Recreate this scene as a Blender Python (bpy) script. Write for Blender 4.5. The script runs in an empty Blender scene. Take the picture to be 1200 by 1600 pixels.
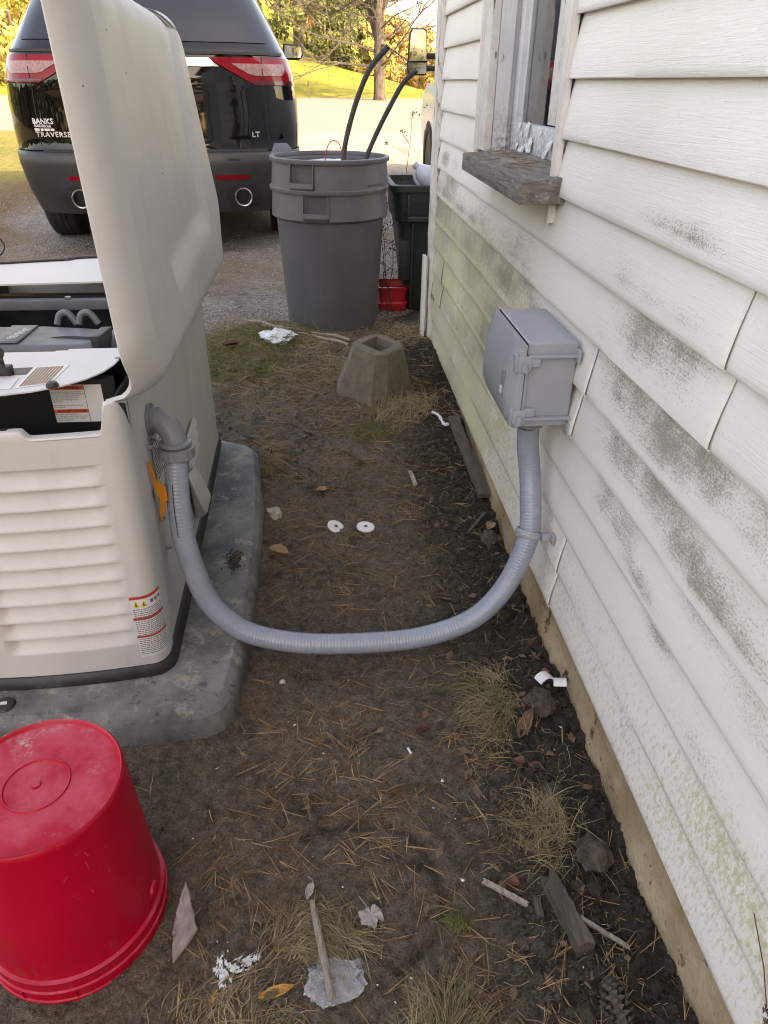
import bpy, bmesh, math, random
import numpy as np
from mathutils import Vector, Matrix, noise
rnd = random.Random(7)
R = math.radians
SC = bpy.context.scene
COL = SC.collection

# ------------------------------------------------------------------ camera, sky, sun, exposure
cam_d = bpy.data.cameras.new('camera')
cam = bpy.data.objects.new('camera', cam_d); COL.objects.link(cam)
cam_d.sensor_fit = 'VERTICAL'; cam_d.sensor_height = 36; cam_d.sensor_width = 27
cam_d.lens = 24.975
cam_d.clip_start = 0.02; cam_d.clip_end = 2000
_r = Vector((0.99665077, -0.08119489, 0.00972778)); _u = Vector((0.03376805, 0.51697189, 0.85533607)); _f = Vector((0.07447791, 0.85214286, -0.51798222))
_m = Matrix.Identity(4)
for _i in range(3):
    _m[_i][0] = _r[_i]; _m[_i][1] = _u[_i]; _m[_i][2] = -_f[_i]
_m[2][3] = 1.29
cam.matrix_world = _m
SC.camera = cam

SUN_EL = R(32); SUN_DIR = Vector((0.6, -0.8, 0)) * math.cos(SUN_EL) + Vector((0, 0, math.sin(SUN_EL)))   # towards the sun
world = bpy.data.worlds.new('World'); SC.world = world; world.use_nodes = True
wn = world.node_tree.nodes; wl = world.node_tree.links
sky = wn.new('ShaderNodeTexSky'); sky.sky_type = 'NISHITA'; sky.sun_disc = False
sky.sun_elevation = SUN_EL; sky.sun_rotation = math.atan2(0.6, -0.8); sky.air_density = 1.0; sky.dust_density = 2.5; sky.ozone_density = 1.0
bg = wn['Background']; bg.inputs[1].default_value = 0.13
wl.new(sky.outputs[0], bg.inputs[0])
sun_d = bpy.data.lights.new('sun', 'SUN'); sun_d.energy = 2.0; sun_d.angle = R(0.53); sun_d.color = (1.0, 0.93, 0.82)
sun = bpy.data.objects.new('sun', sun_d); COL.objects.link(sun)
sun.rotation_euler = SUN_DIR.to_track_quat('Z', 'Y').to_euler()
vs = SC.view_settings
vs.view_transform = 'Standard'; vs.look = 'None'; vs.gamma = 1.0; vs.use_curve_mapping = False
vs.exposure = 2.84
try:
    vs.use_white_balance = True; vs.white_balance_temperature = 10600; vs.white_balance_tint = 20
except Exception: pass
SC.cycles.max_bounces = 8; SC.cycles.transparent_max_bounces = 8
SC.cycles.pixel_filter_type = 'BLACKMAN_HARRIS'; SC.cycles.filter_width = 1.05
try: SC.cycles.use_denoising = True; SC.cycles.denoising_prefilter = 'ACCURATE'; SC.cycles.denoising_input_passes = 'RGB_ALBEDO_NORMAL'
except Exception: pass

# ------------------------------------------------------------------ helpers
def rot_z(a): return Matrix.Rotation(a, 3, 'Z')

class MB:
    def __init__(s): s.V = []; s.F = []; s.T = []
    def add(s, V, F, t=0.0):
        o = len(s.V); s.V += [tuple(v) for v in V]; s.F += [tuple(i + o for i in f) for f in F]; s.T += [t] * len(V); return s
    def bm(s, b, M=None, t=0.0):
        b.verts.index_update()
        V = [(M @ v.co) if M is not None else v.co.copy() for v in b.verts]
        F = [[v.index for v in f.verts] for f in b.faces]
        b.free(); return s.add(V, F, t)
    def box(s, x0, x1, y0, y1, z0, z1, bevel=0.0, seg=2, M=None, t=0.0):
        b = bmesh.new(); bmesh.ops.create_cube(b, size=1)
        for v in b.verts: v.co = Vector(((x0+x1)/2 + v.co.x*(x1-x0), (y0+y1)/2 + v.co.y*(y1-y0), (z0+z1)/2 + v.co.z*(z1-z0)))
        if bevel: bmesh.ops.bevel(b, geom=b.edges[:], offset=bevel, segments=seg, profile=0.6, affect='EDGES', clamp_overlap=True)
        return s.bm(b, M, t)
    def hull(s, pts, bevel=0.0, seg=2, M=None):
        b = bmesh.new()
        for p in pts: b.verts.new(p)
        bmesh.ops.convex_hull(b, input=b.verts[:])
        bmesh.ops.dissolve_limit(b, angle_limit=0.02, verts=b.verts[:], edges=b.edges[:])
        if bevel: bmesh.ops.bevel(b, geom=b.edges[:], offset=bevel, segments=seg, profile=0.6, affect='EDGES', clamp_overlap=True)
        return s.bm(b, M)
    def tube(s, path, r, n=8, cap=True, t=0.0):
        P = [Vector(p) for p in path]; N = len(P); rr = r if hasattr(r, '__len__') else [r]*N
        T = []
        for i in range(N):
            d = P[min(i+1, N-1)] - P[max(i-1, 0)]
            T.append(d.normalized() if d.length > 1e-9 else Vector((0, 0, 1)))
        a = T[0].orthogonal().normalized(); V = []; F = []
        for i in range(N):
            a = (a - T[i]*a.dot(T[i]));
            a = a.normalized() if a.length > 1e-9 else T[i].orthogonal().normalized()
            b = T[i].cross(a)
            for k in range(n):
                w = 2*math.pi*k/n; V.append(P[i] + (a*math.cos(w) + b*math.sin(w))*rr[i])
        for i in range(N-1):
            for k in range(n):
                F.append((i*n+k, i*n+(k+1) % n, (i+1)*n+(k+1) % n, (i+1)*n+k))
        if cap: F.append(tuple(range(n-1, -1, -1))); F.append(tuple((N-1)*n+k for k in range(n)))
        return s.add(V, F, t)
    def lathe(s, prof, n=48, c=(0, 0, 0), M=None, cap0=False, cap1=False, a0=0.0, a1=2*math.pi, fn=None):
        full = abs(a1-a0-2*math.pi) < 1e-6; m = n if full else n+1
        V = []; F = []
        for (r, z) in prof:
            for k in range(m):
                w = a0 + (a1-a0)*k/n
                p = Vector((r*math.cos(w), r*math.sin(w), z))
                if fn: p = fn(p, w)
                if M is not None: p = M @ p
                V.append(p + Vector(c))
        for i in range(len(prof)-1):
            for k in range(n):
                F.append((i*m+k, i*m+(k+1) % m, (i+1)*m+(k+1) % m, (i+1)*m+k))
        if cap0: F.append(tuple(range(m-1, -1, -1)))
        if cap1: F.append(tuple((len(prof)-1)*m+k for k in range(m)))
        return s.add(V, F)
    def grid(s, fn, nu, nv, skip=None, t=0.0, flip=False):
        V = [fn(i/nu, j/nv) for j in range(nv+1) for i in range(nu+1)]
        F = []
        for j in range(nv):
            for i in range(nu):
                if skip and skip((i+.5)/nu, (j+.5)/nv): continue
                q = (j*(nu+1)+i, j*(nu+1)+i+1, (j+1)*(nu+1)+i+1, (j+1)*(nu+1)+i)
                F.append(q[::-1] if flip else q)
        return s.add(V, F, t)
    def prism(s, poly, fn, h0, h1):
        n = len(poly); V = [fn(p[0], p[1], h0) for p in poly] + [fn(p[0], p[1], h1) for p in poly]
        F = [tuple(range(n-1, -1, -1)), tuple(range(n, 2*n))] + [(i, (i+1) % n, n+(i+1) % n, n+i) for i in range(n)]
        return s.add(V, F)
    def blade(s, base, d, L, w, bend, seg=3, t=0.0):
        """a flat tapering blade or needle that droops"""
        d = Vector(d).normalized(); side = d.cross(Vector((0, 0, 1)))
        side = side.normalized() if side.length > 1e-4 else Vector((1, 0, 0))
        p = Vector(base); V = []; st = L/seg
        for i in range(seg+1):
            ww = w*(1 - 0.85*i/seg)
            V += [p - side*ww/2, p + side*ww/2]
            p = p + d*st; d = (d + Vector((0, 0, -bend))*(1.0/seg)).normalized()
        F = [(2*i, 2*i+1, 2*i+3, 2*i+2) for i in range(seg)]
        return s.add(V, F, t)
    def build(s, name, mat, parent=None, local=False, smooth=True, ang=38, kind=None, tint=False):
        V = s.V
        if parent is not None and not local:
            o = parent
            while o.parent is not None: o = o.parent
            L = o.location; V = [(v[0]-L.x, v[1]-L.y, v[2]-L.z) for v in V]
        me = bpy.data.meshes.new(name); me.from_pydata([tuple(v) for v in V], [], s.F)
        b = bmesh.new(); b.from_mesh(me); bmesh.ops.recalc_face_normals(b, faces=b.faces[:]); b.to_mesh(me); b.free()
        if smooth:
            me.shade_smooth()
            try: me.set_sharp_from_angle(angle=R(ang))
            except Exception: pass
        if tint:
            at = me.attributes.new('tint', 'FLOAT', 'POINT'); at.data.foreach_set('value', np.array(s.T, dtype=np.float32))
        me.materials.append(mat)
        ob = bpy.data.objects.new(name, me); COL.objects.link(ob)
        if parent is not None: ob.parent = parent
        if kind: ob['kind'] = kind
        return ob

def tag(o, label=None, cat=None, group=None, kind=None):
    if label: o['label'] = label
    if cat: o['category'] = cat
    if group: o['group'] = group
    if kind: o['kind'] = kind
    return o
def thing(name, label, cat, loc=(0, 0, 0), rz=0.0, group=None):
    o = bpy.data.objects.new(name, None); COL.objects.link(o); o.location = loc; o.rotation_euler = (0, 0, rz); o.empty_display_size = 0.1
    return tag(o, label, cat, group)
def text_mesh(txt, size, space=1.0, line=1.0):
    cu = bpy.data.curves.new('text', 'FONT'); cu.body = txt; cu.size = size; cu.resolution_u = 2; cu.space_character = space; cu.space_line = line
    ob = bpy.data.objects.new('text', cu); COL.objects.link(ob)
    dg = bpy.context.evaluated_depsgraph_get(); me = bpy.data.meshes.new_from_object(ob.evaluated_get(dg))
    V = [v.co.copy() for v in me.vertices]; F = [tuple(p.vertices) for p in me.polygons]
    bpy.data.objects.remove(ob); bpy.data.curves.remove(cu); bpy.data.meshes.remove(me)
    return V, F
def put_text(name, txt, size, fn, mat, parent, space=1.0, line=1.0, local=False, bold=0.0):
    """fn maps the text's (u, v) to a point in space"""
    V, F = text_mesh(txt, size, space, line); b = MB(); b.add([fn(v.x, v.y) for v in V], F)
    if bold: b.add([fn(v.x+bold, v.y) for v in V], F); b.add([fn(v.x, v.y+bold) for v in V], F)
    return b.build(name, mat, parent, local=local, smooth=False)

# ------------------------------------------------------------------ materials
class NT:
    def __init__(s, name):
        s.m = bpy.data.materials.new(name); s.m.use_nodes = True; s.t = s.m.node_tree; s.p = s.t.nodes['Principled BSDF']
        s.geo = s.t.nodes.new('ShaderNodeNewGeometry'); s.pos = s.geo.outputs['Position']
    def n(s, ty, **kw):
        x = s.t.nodes.new(ty)
        for k, v in kw.items(): setattr(x, k, v)
        return x
    def L(s, a, b): s.t.links.new(a, b)
    def noise(s, scale, detail=4, rough=0.55, vec=None, dist=0.0, out='Fac'):
        x = s.n('ShaderNodeTexNoise'); x.inputs['Scale'].default_value = scale; x.inputs['Detail'].default_value = detail
        x.inputs['Roughness'].default_value = rough; x.inputs['Distortion'].default_value = dist
        s.L(vec if vec is not None else s.pos, x.inputs['Vector']); return x.outputs[out]
    def vor(s, scale, feature='F1', vec=None, out='Distance'):
        x = s.n('ShaderNodeTexVoronoi', feature=feature); x.inputs['Scale'].default_value = scale
        s.L(vec if vec is not None else s.pos, x.inputs['Vector']); return x.outputs[out]
    def scale(s, v, vec=None):
        x = s.n('ShaderNodeVectorMath', operation='MULTIPLY'); s.L(vec if vec is not None else s.pos, x.inputs[0]); x.inputs[1].default_value = v; return x.outputs[0]
    def ramp(s, fac, a, b, c0=0.0, c1=1.0):
        x = s.n('ShaderNodeMapRange', clamp=True); s.L(fac, x.inputs['Value'])
        x.inputs['From Min'].default_value = a; x.inputs['From Max'].default_value = b; x.inputs['To Min'].default_value = c0; x.inputs['To Max'].default_value = c1
        return x.outputs[0]
    def math(s, op, a, b=None, c=None):
        x = s.n('ShaderNodeMath', operation=op)
        for i, v in enumerate((a, b, c)):
            if v is None: continue
            if isinstance(v, (int, float)): x.inputs[i].default_value = v
            else: s.L(v, x.inputs[i])
        return x.outputs[0]
    def mix(s, fac, a, b):
        x = s.n('ShaderNodeMix', data_type='RGBA')
        if isinstance(fac, (int, float)): x.inputs[0].default_value = fac
        else: s.L(fac, x.inputs[0])
        for i, v in ((6, a), (7, b)):
            if isinstance(v, (tuple, list)): x.inputs[i].default_value = (*v[:3], 1)
            else: s.L(v, x.inputs[i])
        return x.outputs[2]
    def xyz(s, vec=None):
        x = s.n('ShaderNodeSeparateXYZ'); s.L(vec if vec is not None else s.pos, x.inputs[0]); return x.outputs
    def attr(s, name):
        x = s.n('ShaderNodeAttribute', attribute_name=name); return x.outputs['Fac']
    def bump(s, h, strength, dist=0.01):
        x = s.n('ShaderNodeBump'); x.inputs['Strength'].default_value = strength; x.inputs['Distance'].default_value = dist; s.L(h, x.inputs['Height'])
        s.L(x.outputs[0], s.p.inputs['Normal']); return s
    def base(s, c):
        if isinstance(c, (tuple, list)): s.p.inputs['Base Color'].default_value = (*c[:3], 1)
        else: s.L(c, s.p.inputs['Base Color'])
        return s
    def set(s, rough=None, metal=None, spec=None, **kw):
        if rough is not None:
            if isinstance(rough, (int, float)): s.p.inputs['Roughness'].default_value = rough
            else: s.L(rough, s.p.inputs['Roughness'])
        if metal is not None: s.p.inputs['Metallic'].default_value = metal
        if spec is not None: s.p.inputs['Specular IOR Level'].default_value = spec
        for k, v in kw.items(): s.p.inputs[k].default_value = v
        return s

def simple(name, c, rough=0.5, metal=0.0, spec=0.5, var=0.12, sc=14, bump=0.0, bsc=200, c2=None, dust=0.0, dustc=(0.22, 0.19, 0.15), dsc=5):
    t = NT(name)
    f = t.noise(sc, 5); col = t.mix(t.ramp(f, .3, .7), tuple(x*(1-var) for x in c), tuple(min(1, x*(1+var)) for x in (c2 or c)))
    r = t.ramp(t.noise(sc*2.3, 4), .25, .75, max(0.02, rough-.07), min(1, rough+.1))
    if dust:
        m = t.math('MULTIPLY', t.ramp(t.noise(dsc, 6, .65), .42, .72), t.ramp(t.noise(dsc*14, 3, .7), .35, .62))
        m = t.math('MULTIPLY', m, dust); col = t.mix(m, col, dustc); r = t.math('ADD', r, t.math('MULTIPLY', m, .35))
    t.base(col).set(rough=r, metal=metal, spec=spec)
    if bump: t.bump(t.noise(bsc, 4), bump, .004)
    return t.m

M = {}
# siding: white vinyl with embossed grain; the mould and the algae are painted where they grow (vertex attributes)
t = NT('white_vinyl_siding')
g = t.noise(1, 4, .6, vec=t.scale((30, 9, 260)), dist=1.2)
bigv = t.noise(1.3, 5); base = t.mix(t.ramp(bigv, .35, .7), (.75, .70, .645), (.83, .80, .76))
base = t.mix(t.ramp(t.noise(240, 3, .7), .70, .76, 0, .5), base, (.42, .35, .28))
mo = t.attr('mould'); al = t.attr('algae')
sp = t.math('ADD', t.noise(1, 5, .78, vec=t.scale((330, 230, 380))), t.math('MULTIPLY', t.math('SUBTRACT', g, .5), .28))
mm = t.ramp(t.math('SUBTRACT', t.math('ADD', sp, t.math('MULTIPLY', t.math('ADD', mo, t.math('MULTIPLY', t.math('SUBTRACT', t.noise(16, 5, .6), .5), t.math('MULTIPLY', mo, 1.6))), .30)), .628), 0.0, .17)
am = t.ramp(t.math('ADD', t.noise(1, 5, .65, vec=t.scale((170, 150, 75)), dist=.5), t.math('SUBTRACT', t.math('MULTIPLY', t.math('MULTIPLY', al, t.ramp(t.noise(5, 5, .6), .3, .62, .55, 1.2)), .43), .62)), 0, .20)
base = t.mix(t.math('MULTIPLY', am, .72), base, t.mix(t.ramp(t.noise(3.1, 4), .4, .6), (.48, .43, .18), (.40, .38, .22)))
base = t.mix(t.math('MULTIPLY', mm, .80), base, (.19, .185, .135)); base = t.mix(t.math('MULTIPLY', t.ramp(mo, .15, 1.0, 0, .22), t.ramp(t.noise(1, 5, .7, vec=t.scale((60, 40, 14))), .35, .65)), base, (.36, .35, .28))
t.base(base).set(rough=.5, spec=.35)
t.bump(t.math('ADD', g, t.math('MULTIPLY', mm, .3)), .38, .003); M['siding'] = t.m

t = NT('foundation_concrete'); z = t.xyz()[2]
f1 = t.noise(6, 6, .65); c = t.mix(t.ramp(f1, .35, .65), (.28, .185, .10), (.46, .345, .22))
c = t.mix(t.ramp(t.noise(60, 4, .7), .62, .72), c, (.05, .045, .03)); c = t.mix(t.math('MULTIPLY', t.ramp(t.math('ADD', z, t.math('MULTIPLY', f1, .08)), .02, .085, 1, 0), .85), c, (.13, .125, .065))
c = t.mix(t.ramp(t.noise(11, 5, .7), .60, .66), c, (.10, .045, .02))
t.base(c).set(rough=.95); t.bump(t.math('ADD', t.noise(90, 5, .7), t.math('MULTIPLY', t.noise(9, 3), 2)), .6, .01); M['foundation'] = t.m

t = NT('peeling_white_paint')
f = t.noise(1, 6, .7, vec=t.scale((42, 42, 7))); pk = t.ramp(f, .60, .625)
c = t.mix(t.ramp(t.noise(9, 4), .3, .7), (.60, .57, .53), (.74, .72, .69)); c = t.mix(pk, c, (.20, .165, .125))
c = t.mix(t.math('MULTIPLY', t.ramp(t.noise(30, 5, .7), .55, .75), .5), c, (.30, .31, .23))
t.base(c).set(rough=.65); t.bump(t.math('ADD', t.math('MULTIPLY', pk, -1), t.math('MULTIPLY', t.noise(120, 3), .2)), .6, .003); M['peel'] = t.m
t = NT('mouldy_window_paint')
f = t.noise(1, 6, .7, vec=t.scale((30, 30, 12))); pk = t.ramp(f, .63, .66); z = t.xyz()[2]
c = t.mix(t.ramp(t.noise(6, 4), .3, .7), (.56, .57, .59), (.70, .71, .72)); c = t.mix(pk, c, (.27, .24, .20))
lo = t.math('MULTIPLY', t.ramp(z, 1.09, 1.24, 1, 0), t.ramp(t.noise(70, 5, .7), .42, .6)); c = t.mix(t.math('MULTIPLY', lo, .85), c, (.07, .07, .05))
t.base(c).set(rough=.55); t.bump(t.math('MULTIPLY', pk, -1), .5, .003); M['winpaint'] = t.m
t = NT('rotten_grey_wood')
f = t.noise(1, 6, .7, vec=t.scale((40, 7, 90)), dist=.8); c = t.mix(t.ramp(f, .3, .7), (.07, .06, .05), (.30, .27, .235))
c = t.mix(t.ramp(t.noise(45, 5, .7), .6, .68), c, (.42, .40, .36)); c = t.mix(t.ramp(t.noise(28, 4, .6), .62, .7), c, (.10, .115, .06))
t.base(c).set(rough=.95); t.bump(f, .9, .008); M['rotwood'] = t.m
t = NT('dark_wet_wood'); f = t.noise(1, 6, .7, vec=t.scale((60, 12, 60)), dist=.6); c = t.mix(t.ramp(f, .3, .7), (.035, .026, .02), (.13, .10, .075))
t.base(c).set(rough=.85); t.bump(f, .8, .006); M['darkwood'] = t.m
t = NT('weathered_stick'); f = t.noise(1, 6, .7, vec=t.scale((120, 30, 120))); c = t.mix(t.ramp(f, .3, .7), (.16, .13, .10), (.42, .37, .30))
t.base(c).set(rough=.9); t.bump(f, .6, .004); M['stick'] = t.m

# soil
t = NT('damp_brown_soil'); X = t.xyz()
f1 = t.noise(3.2, 7, .62); f2 = t.noise(38, 6, .72); f3 = t.noise(150, 5, .75)
c = t.mix(t.ramp(f1, .36, .66), (.108, .075, .050), (.25, .186, .130)); c = t.mix(t.ramp(f2, .40, .62, 0, .8), c, (.30, .235, .175))
wet = t.ramp(t.math('ADD', X[0], t.math('MULTIPLY', f1, .30)), .34, .60); c = t.mix(t.math('MULTIPLY', wet, .82), c, (.038, .028, .020))
c = t.mix(t.ramp(t.noise(7, 7, .7), .56, .66, 0, .75), c, (.040, .029, .021))
c = t.mix(t.ramp(f3, .56, .64, 0, .65), c, (.030, .022, .016)); c = t.mix(t.ramp(t.noise(210, 3, .7), .62, .70, 0, .6), c, (.40, .33, .26))
def crumb(sc):
    q_ = t.n('ShaderNodeSeparateColor'); wv = t.n('ShaderNodeVectorMath', operation='ADD'); t.L(t.pos, wv.inputs[0]); w2 = t.n('ShaderNodeVectorMath', operation='SCALE'); t.L(t.noise(sc*.6, 3, out='Color'), w2.inputs[0]); w2.inputs['Scale'].default_value = .9/sc; t.L(w2.outputs[0], wv.inputs[1])
    t.L(t.vor(sc, out='Color', vec=wv.outputs[0]), q_.inputs[0]); return q_.outputs[0], t.vor(sc, vec=wv.outputs[0])
ka, da = crumb(95); kb, db = crumb(260)
hs = t.n('ShaderNodeHueSaturation'); t.L(c, hs.inputs['Color']); t.L(t.math('MULTIPLY', t.ramp(ka, 0, 1, .88, 1.15), t.ramp(kb, 0, 1, .76, 1.24)), hs.inputs['Value']); c = hs.outputs[0]
t.base(c).set(rough=t.ramp(t.noise(6, 5), .35, .65, .62, .95), spec=.35)
h = t.math('ADD', t.math('MULTIPLY', t.noise(45, 8, .75), 1.4), t.math('SUBTRACT', t.math('MULTIPLY', f3, .55), t.math('ADD', t.math('MULTIPLY', da, .18), t.math('MULTIPLY', db, .16))))
t.bump(h, 1.0, .030); M['soil'] = t.m

# ground beyond: gravel drive, brown verge, lawn, each with its own place
t = NT('gravel_and_lawn'); X = t.xyz()
wob = t.math('MULTIPLY', t.math('SUBTRACT', t.noise(.8, 5, .6), .5), 1.6)
gv = t.vor(55, out='Color'); gsep = t.n('ShaderNodeSeparateColor'); t.L(gv, gsep.inputs[0])
grav = t.mix(t.ramp(gsep.outputs[0], .1, .9), (.15, .14, .135), (.34, .32, .30)); grav = t.mix(t.ramp(t.noise(1.3, 6, .6), .38, .58, 0, .85), grav, (.19, .145, .105))
grav = t.mix(t.ramp(t.noise(2.1, 6, .65), .56, .66, 0, .6), grav, (.085, .066, .048))
far = t.mix(t.ramp(t.noise(5, 5, .6), .35, .65), (.25, .225, .19), (.36, .33, .28)); grav = t.mix(t.ramp(X[1], 9.5, 12.5), grav, far)
lawn = t.mix(t.ramp(t.noise(14, 6, .7), .35, .65), (.055, .085, .020), (.20, .175, .055)); lawn = t.mix(t.ramp(t.noise(.7, 5, .6), .4, .62, 0, .5), lawn, (.24, .20, .075))
verge = t.mix(t.ramp(t.noise(22, 6, .7), .35, .65), (.075, .05, .03), (.21, .15, .09))
# left edge of the drive: x < -2.7 - .07*(y-6.5)
dl = t.math('ADD', t.math('ADD', X[0], wob), t.math('MULTIPLY', t.math('SUBTRACT', X[1], 6.5), .10))
c = t.mix(t.ramp(dl, -2.9, -2.5), verge, grav)
isl = t.math('MULTIPLY', t.ramp(t.math('ADD', X[1], t.math('MULTIPLY', wob, .6)), 9.4, 10.0), t.ramp(dl, -3.1, -2.8, 1, 0)); c = t.mix(isl, c, lawn)
c = t.mix(t.math('MULTIPLY', t.ramp(X[1], 16.8, 17.2), t.ramp(X[1], 35.0, 35.4, 1, 0)), c, t.mix(t.ramp(t.noise(26, 4, .7), .3, .7), (.19, .175, .155), (.30, .28, .245)))
field = t.mix(t.ramp(t.noise(1.2, 6, .7), .35, .65), (.13, .16, .026), (.27, .25, .05)); c = t.mix(t.ramp(t.math('ADD', X[1], t.math('MULTIPLY', wob, .2)), 35.2, 35.6), c, field)
t.base(c).set(rough=.95, spec=.2)
t.bump(t.math('ADD', t.vor(55), t.math('MULTIPLY', t.noise(20, 6, .7), .8)), .8, .02); M['ground'] = t.m

t = NT('generator_beige'); f = t.noise(5, 5); c = t.mix(t.ramp(f, .3, .7), (.535, .522, .502), (.575, .562, .54)); c = t.mix(t.ramp(t.noise(420, 2, .6), .71, .75, 0, .55), c, (.2, .17, .13)); c = t.mix(t.ramp(t.noise(1, 4, .7, vec=t.scale((90, 20, 11)), dist=.8), .70, .76, 0, .30), c, (.70, .69, .67)); c = t.mix(t.math('MULTIPLY', t.ramp(t.noise(2.6, 6, .65), .48, .68), .22), c, (.36, .335, .29))
c = t.mix(t.math('MULTIPLY', t.ramp(t.noise(1, 5, .7, vec=t.scale((9, 9, 2.2))), .55, .75), .25), c, (.30, .27, .22))
t.base(c).set(rough=t.ramp(t.noise(7, 4), .3, .7, .38, .52), spec=.45); t.bump(t.noise(500, 2), .06, .002); M['beige'] = t.m
M['deck'] = simple('white_speckled_steel', (.56, .55, .54), .45, var=.06, sc=350, spec=.5)
M['black'] = simple('black_plastic', (.012, .012, .013), .45, dust=.25, dsc=8)
M['blacksteel'] = simple('black_painted_steel', (.008, .008, .01), .4)
M['airgrey'] = simple('dark_grey_plastic', (.10, .105, .115), .45, bump=.1, bsc=300)
t = NT('dusty_pad'); f = t.noise(5, 7, .68); d = t.ramp(f, .38, .64); c = t.mix(d, (.045, .048, .053), (.22, .217, .208)); c = t.mix(t.ramp(t.noise(13, 7, .72), .55, .64, 0, .7), c, (.36, .325, .27)); c = t.mix(t.ramp(t.noise(30, 5, .75), .58, .66, 0, .7), c, (.035, .036, .038))
c = t.mix(t.ramp(t.noise(90, 3, .7), .64, .70, 0, .7), c, (.30, .27, .23)); c = t.mix(t.ramp(t.noise(1, 5, .6, vec=t.scale((60, 6, 10))), .62, .72, 0, .35), c, (.2, .19, .17))
t.base(c).set(rough=t.math('ADD', t.math('MULTIPLY', d, .25), .5)); t.bump(t.noise(160, 4, .7), .25, .004); M['pad'] = t.m
t = NT('grey_conduit_plastic'); f = t.noise(20, 4); c = t.mix(t.ramp(f, .3, .7), (.235, .27, .325), (.275, .31, .365)); c = t.mix(t.ramp(t.noise(70, 4, .7), .66, .74, 0, .35), c, (.16, .13, .1))
t.base(c).set(rough=.27, spec=.6); M['conduit'] = t.m
M['fitting'] = simple('grey_fitting_plastic', (.19, .20, .22), .42, var=.06)
M['boxgrey'] = simple('light_grey_box_plastic', (.315, .335, .37), .38, var=.05, sc=8, dust=.10, dsc=9)
M['trash'] = simple('grey_trash_can_plastic', (.092, .094, .108), .42, var=.08, sc=6, dust=.30, dustc=(.23, .20, .16), dsc=3.5, bump=.08, bsc=250)
M['green'] = simple('dark_green_plastic', (.012, .022, .017), .45, var=.15, dust=.22, dustc=(.10, .11, .09))
t = NT('red_bucket_plastic'); z = t.xyz()[2]; up = t.ramp(t.xyz(t.geo.outputs['Normal'])[2], .6, .9)
dust_lit = t.math('MULTIPLY', t.ramp(t.noise(7, 6, .65), .40, .68), t.math('ADD', t.math('MULTIPLY', up, .48), .012))  # dust on upward faces, raised to paint in the brighter light on top
c = t.mix(t.ramp(t.noise(4, 4), .3, .7), (.42, .001, .016), (.52, .003, .026)); c = t.mix(dust_lit, c, (.72, .17, .24))
sm = t.math('MULTIPLY', t.ramp(t.noise(13, 6, .7), .57, .72), up); c = t.mix(t.math('MULTIPLY', t.math('MULTIPLY', sm, t.ramp(t.noise(130, 4, .75), .42, .60)), .6), c, (.58, .50, .47)); c = t.mix(t.math('MULTIPLY', t.ramp(t.noise(1, 6, .7, vec=t.scale((26, 90, 26)), dist=1.5), .62, .70), .22), c, (.72, .35, .38))
c = t.mix(t.math('MULTIPLY', t.ramp(t.noise(60, 5, .75), .66, .72), .7), c, (.16, .02, .02))
sp_ = t.math('MULTIPLY', t.ramp(t.noise(1, 5, .7, vec=t.scale((50, 50, 9))), .58, .68), t.ramp(z, .06, .18, 1, 0)); c = t.mix(t.math('MULTIPLY', sp_, .5), c, (.16, .05, .04))
t.base(c).set(rough=t.math('ADD', t.math('MULTIPLY', dust_lit, .3), .36), spec=.28); t.bump(t.noise(90, 4), .05, .003); M['red'] = t.m
M['redtote'] = simple('red_plastic', (.50, .012, .022), .38, dust=.2)
t = NT('concrete_block'); f = t.noise(26, 6, .7); c = t.mix(t.ramp(f, .35, .65), (.135, .115, .088), (.205, .18, .145)); c = t.mix(t.ramp(t.noise(220, 3, .7), .62, .7), c, (.06, .052, .042))
t.base(c).set(rough=.95, spec=.25); t.bump(t.math('ADD', t.noise(180, 5, .75), t.math('MULTIPLY', t.ramp(t.noise(90, 2), .66, .76), -1.5)), .7, .006); M['concrete'] = t.m
t = NT('black_car_paint'); c = (.006, .006, .0075); t.base((.0035, .0035, .0045)).set(rough=.05, spec=.42, **{'Coat Weight': .25, 'Coat Roughness': .02}); M['carpaint'] = t.m
M['cladding'] = simple('grey_bumper_plastic', (.028, .029, .031), .42, dust=.22, dustc=(.16, .14, .12), dsc=4)
M['carglass'] = simple('tinted_glass', (.006, .008, .012), .04, spec=.8)
M['tyre'] = simple('tyre_rubber', (.016, .016, .016), .8, dust=.3, dustc=(.1, .09, .075), dsc=9)
M['chrome'] = simple('chrome', (.75, .75, .76), .12, metal=1.0, var=.03)
M['tipmetal'] = simple('sooty_steel', (.30, .29, .28), .30, metal=1.0)
M['steel'] = simple('zinc_steel', (.55, .55, .54), .35, metal=1.0)
M['redlens'] = simple('red_lens', (.24, .002, .010), .12, spec=.35)
M['clearlens'] = simple('clear_lens', (.34, .20, .19), .14, spec=.4, var=.3, sc=60)
M['darklens'] = simple('dark_red_lens', (.10, .004, .008), .12, spec=.7)
M['badge'] = simple('silver_badge', (.68, .68, .68), .3, metal=.6)
M['white'] = simple('white_plastic', (.74, .74, .73), .5, var=.05, dust=.2)
M['whitecar'] = simple('white_car_paint', (.72, .71, .68), .2, spec=.6, var=.03)
M['paperwhite'] = simple('sticker_white', (.66, .66, .65), .5, var=.03)
M['ink'] = simple('black_ink', (.02, .02, .02), .6)
M['orangeink'] = simple('warning_orange', (.62, .10, .035), .5, var=.05)
M['redink'] = simple('warning_red', (.50, .045, .035), .5, var=.05)
M['yellowink'] = simple('warning_yellow', (.70, .48, .04), .5, var=.05)
M['orange'] = simple('orange_plastic', (.68, .23, .02), .45, var=.08)
M['rubberhose'] = simple('black_rubber_hose', (.022, .020, .020), .6, dust=.25, dsc=20)
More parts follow.
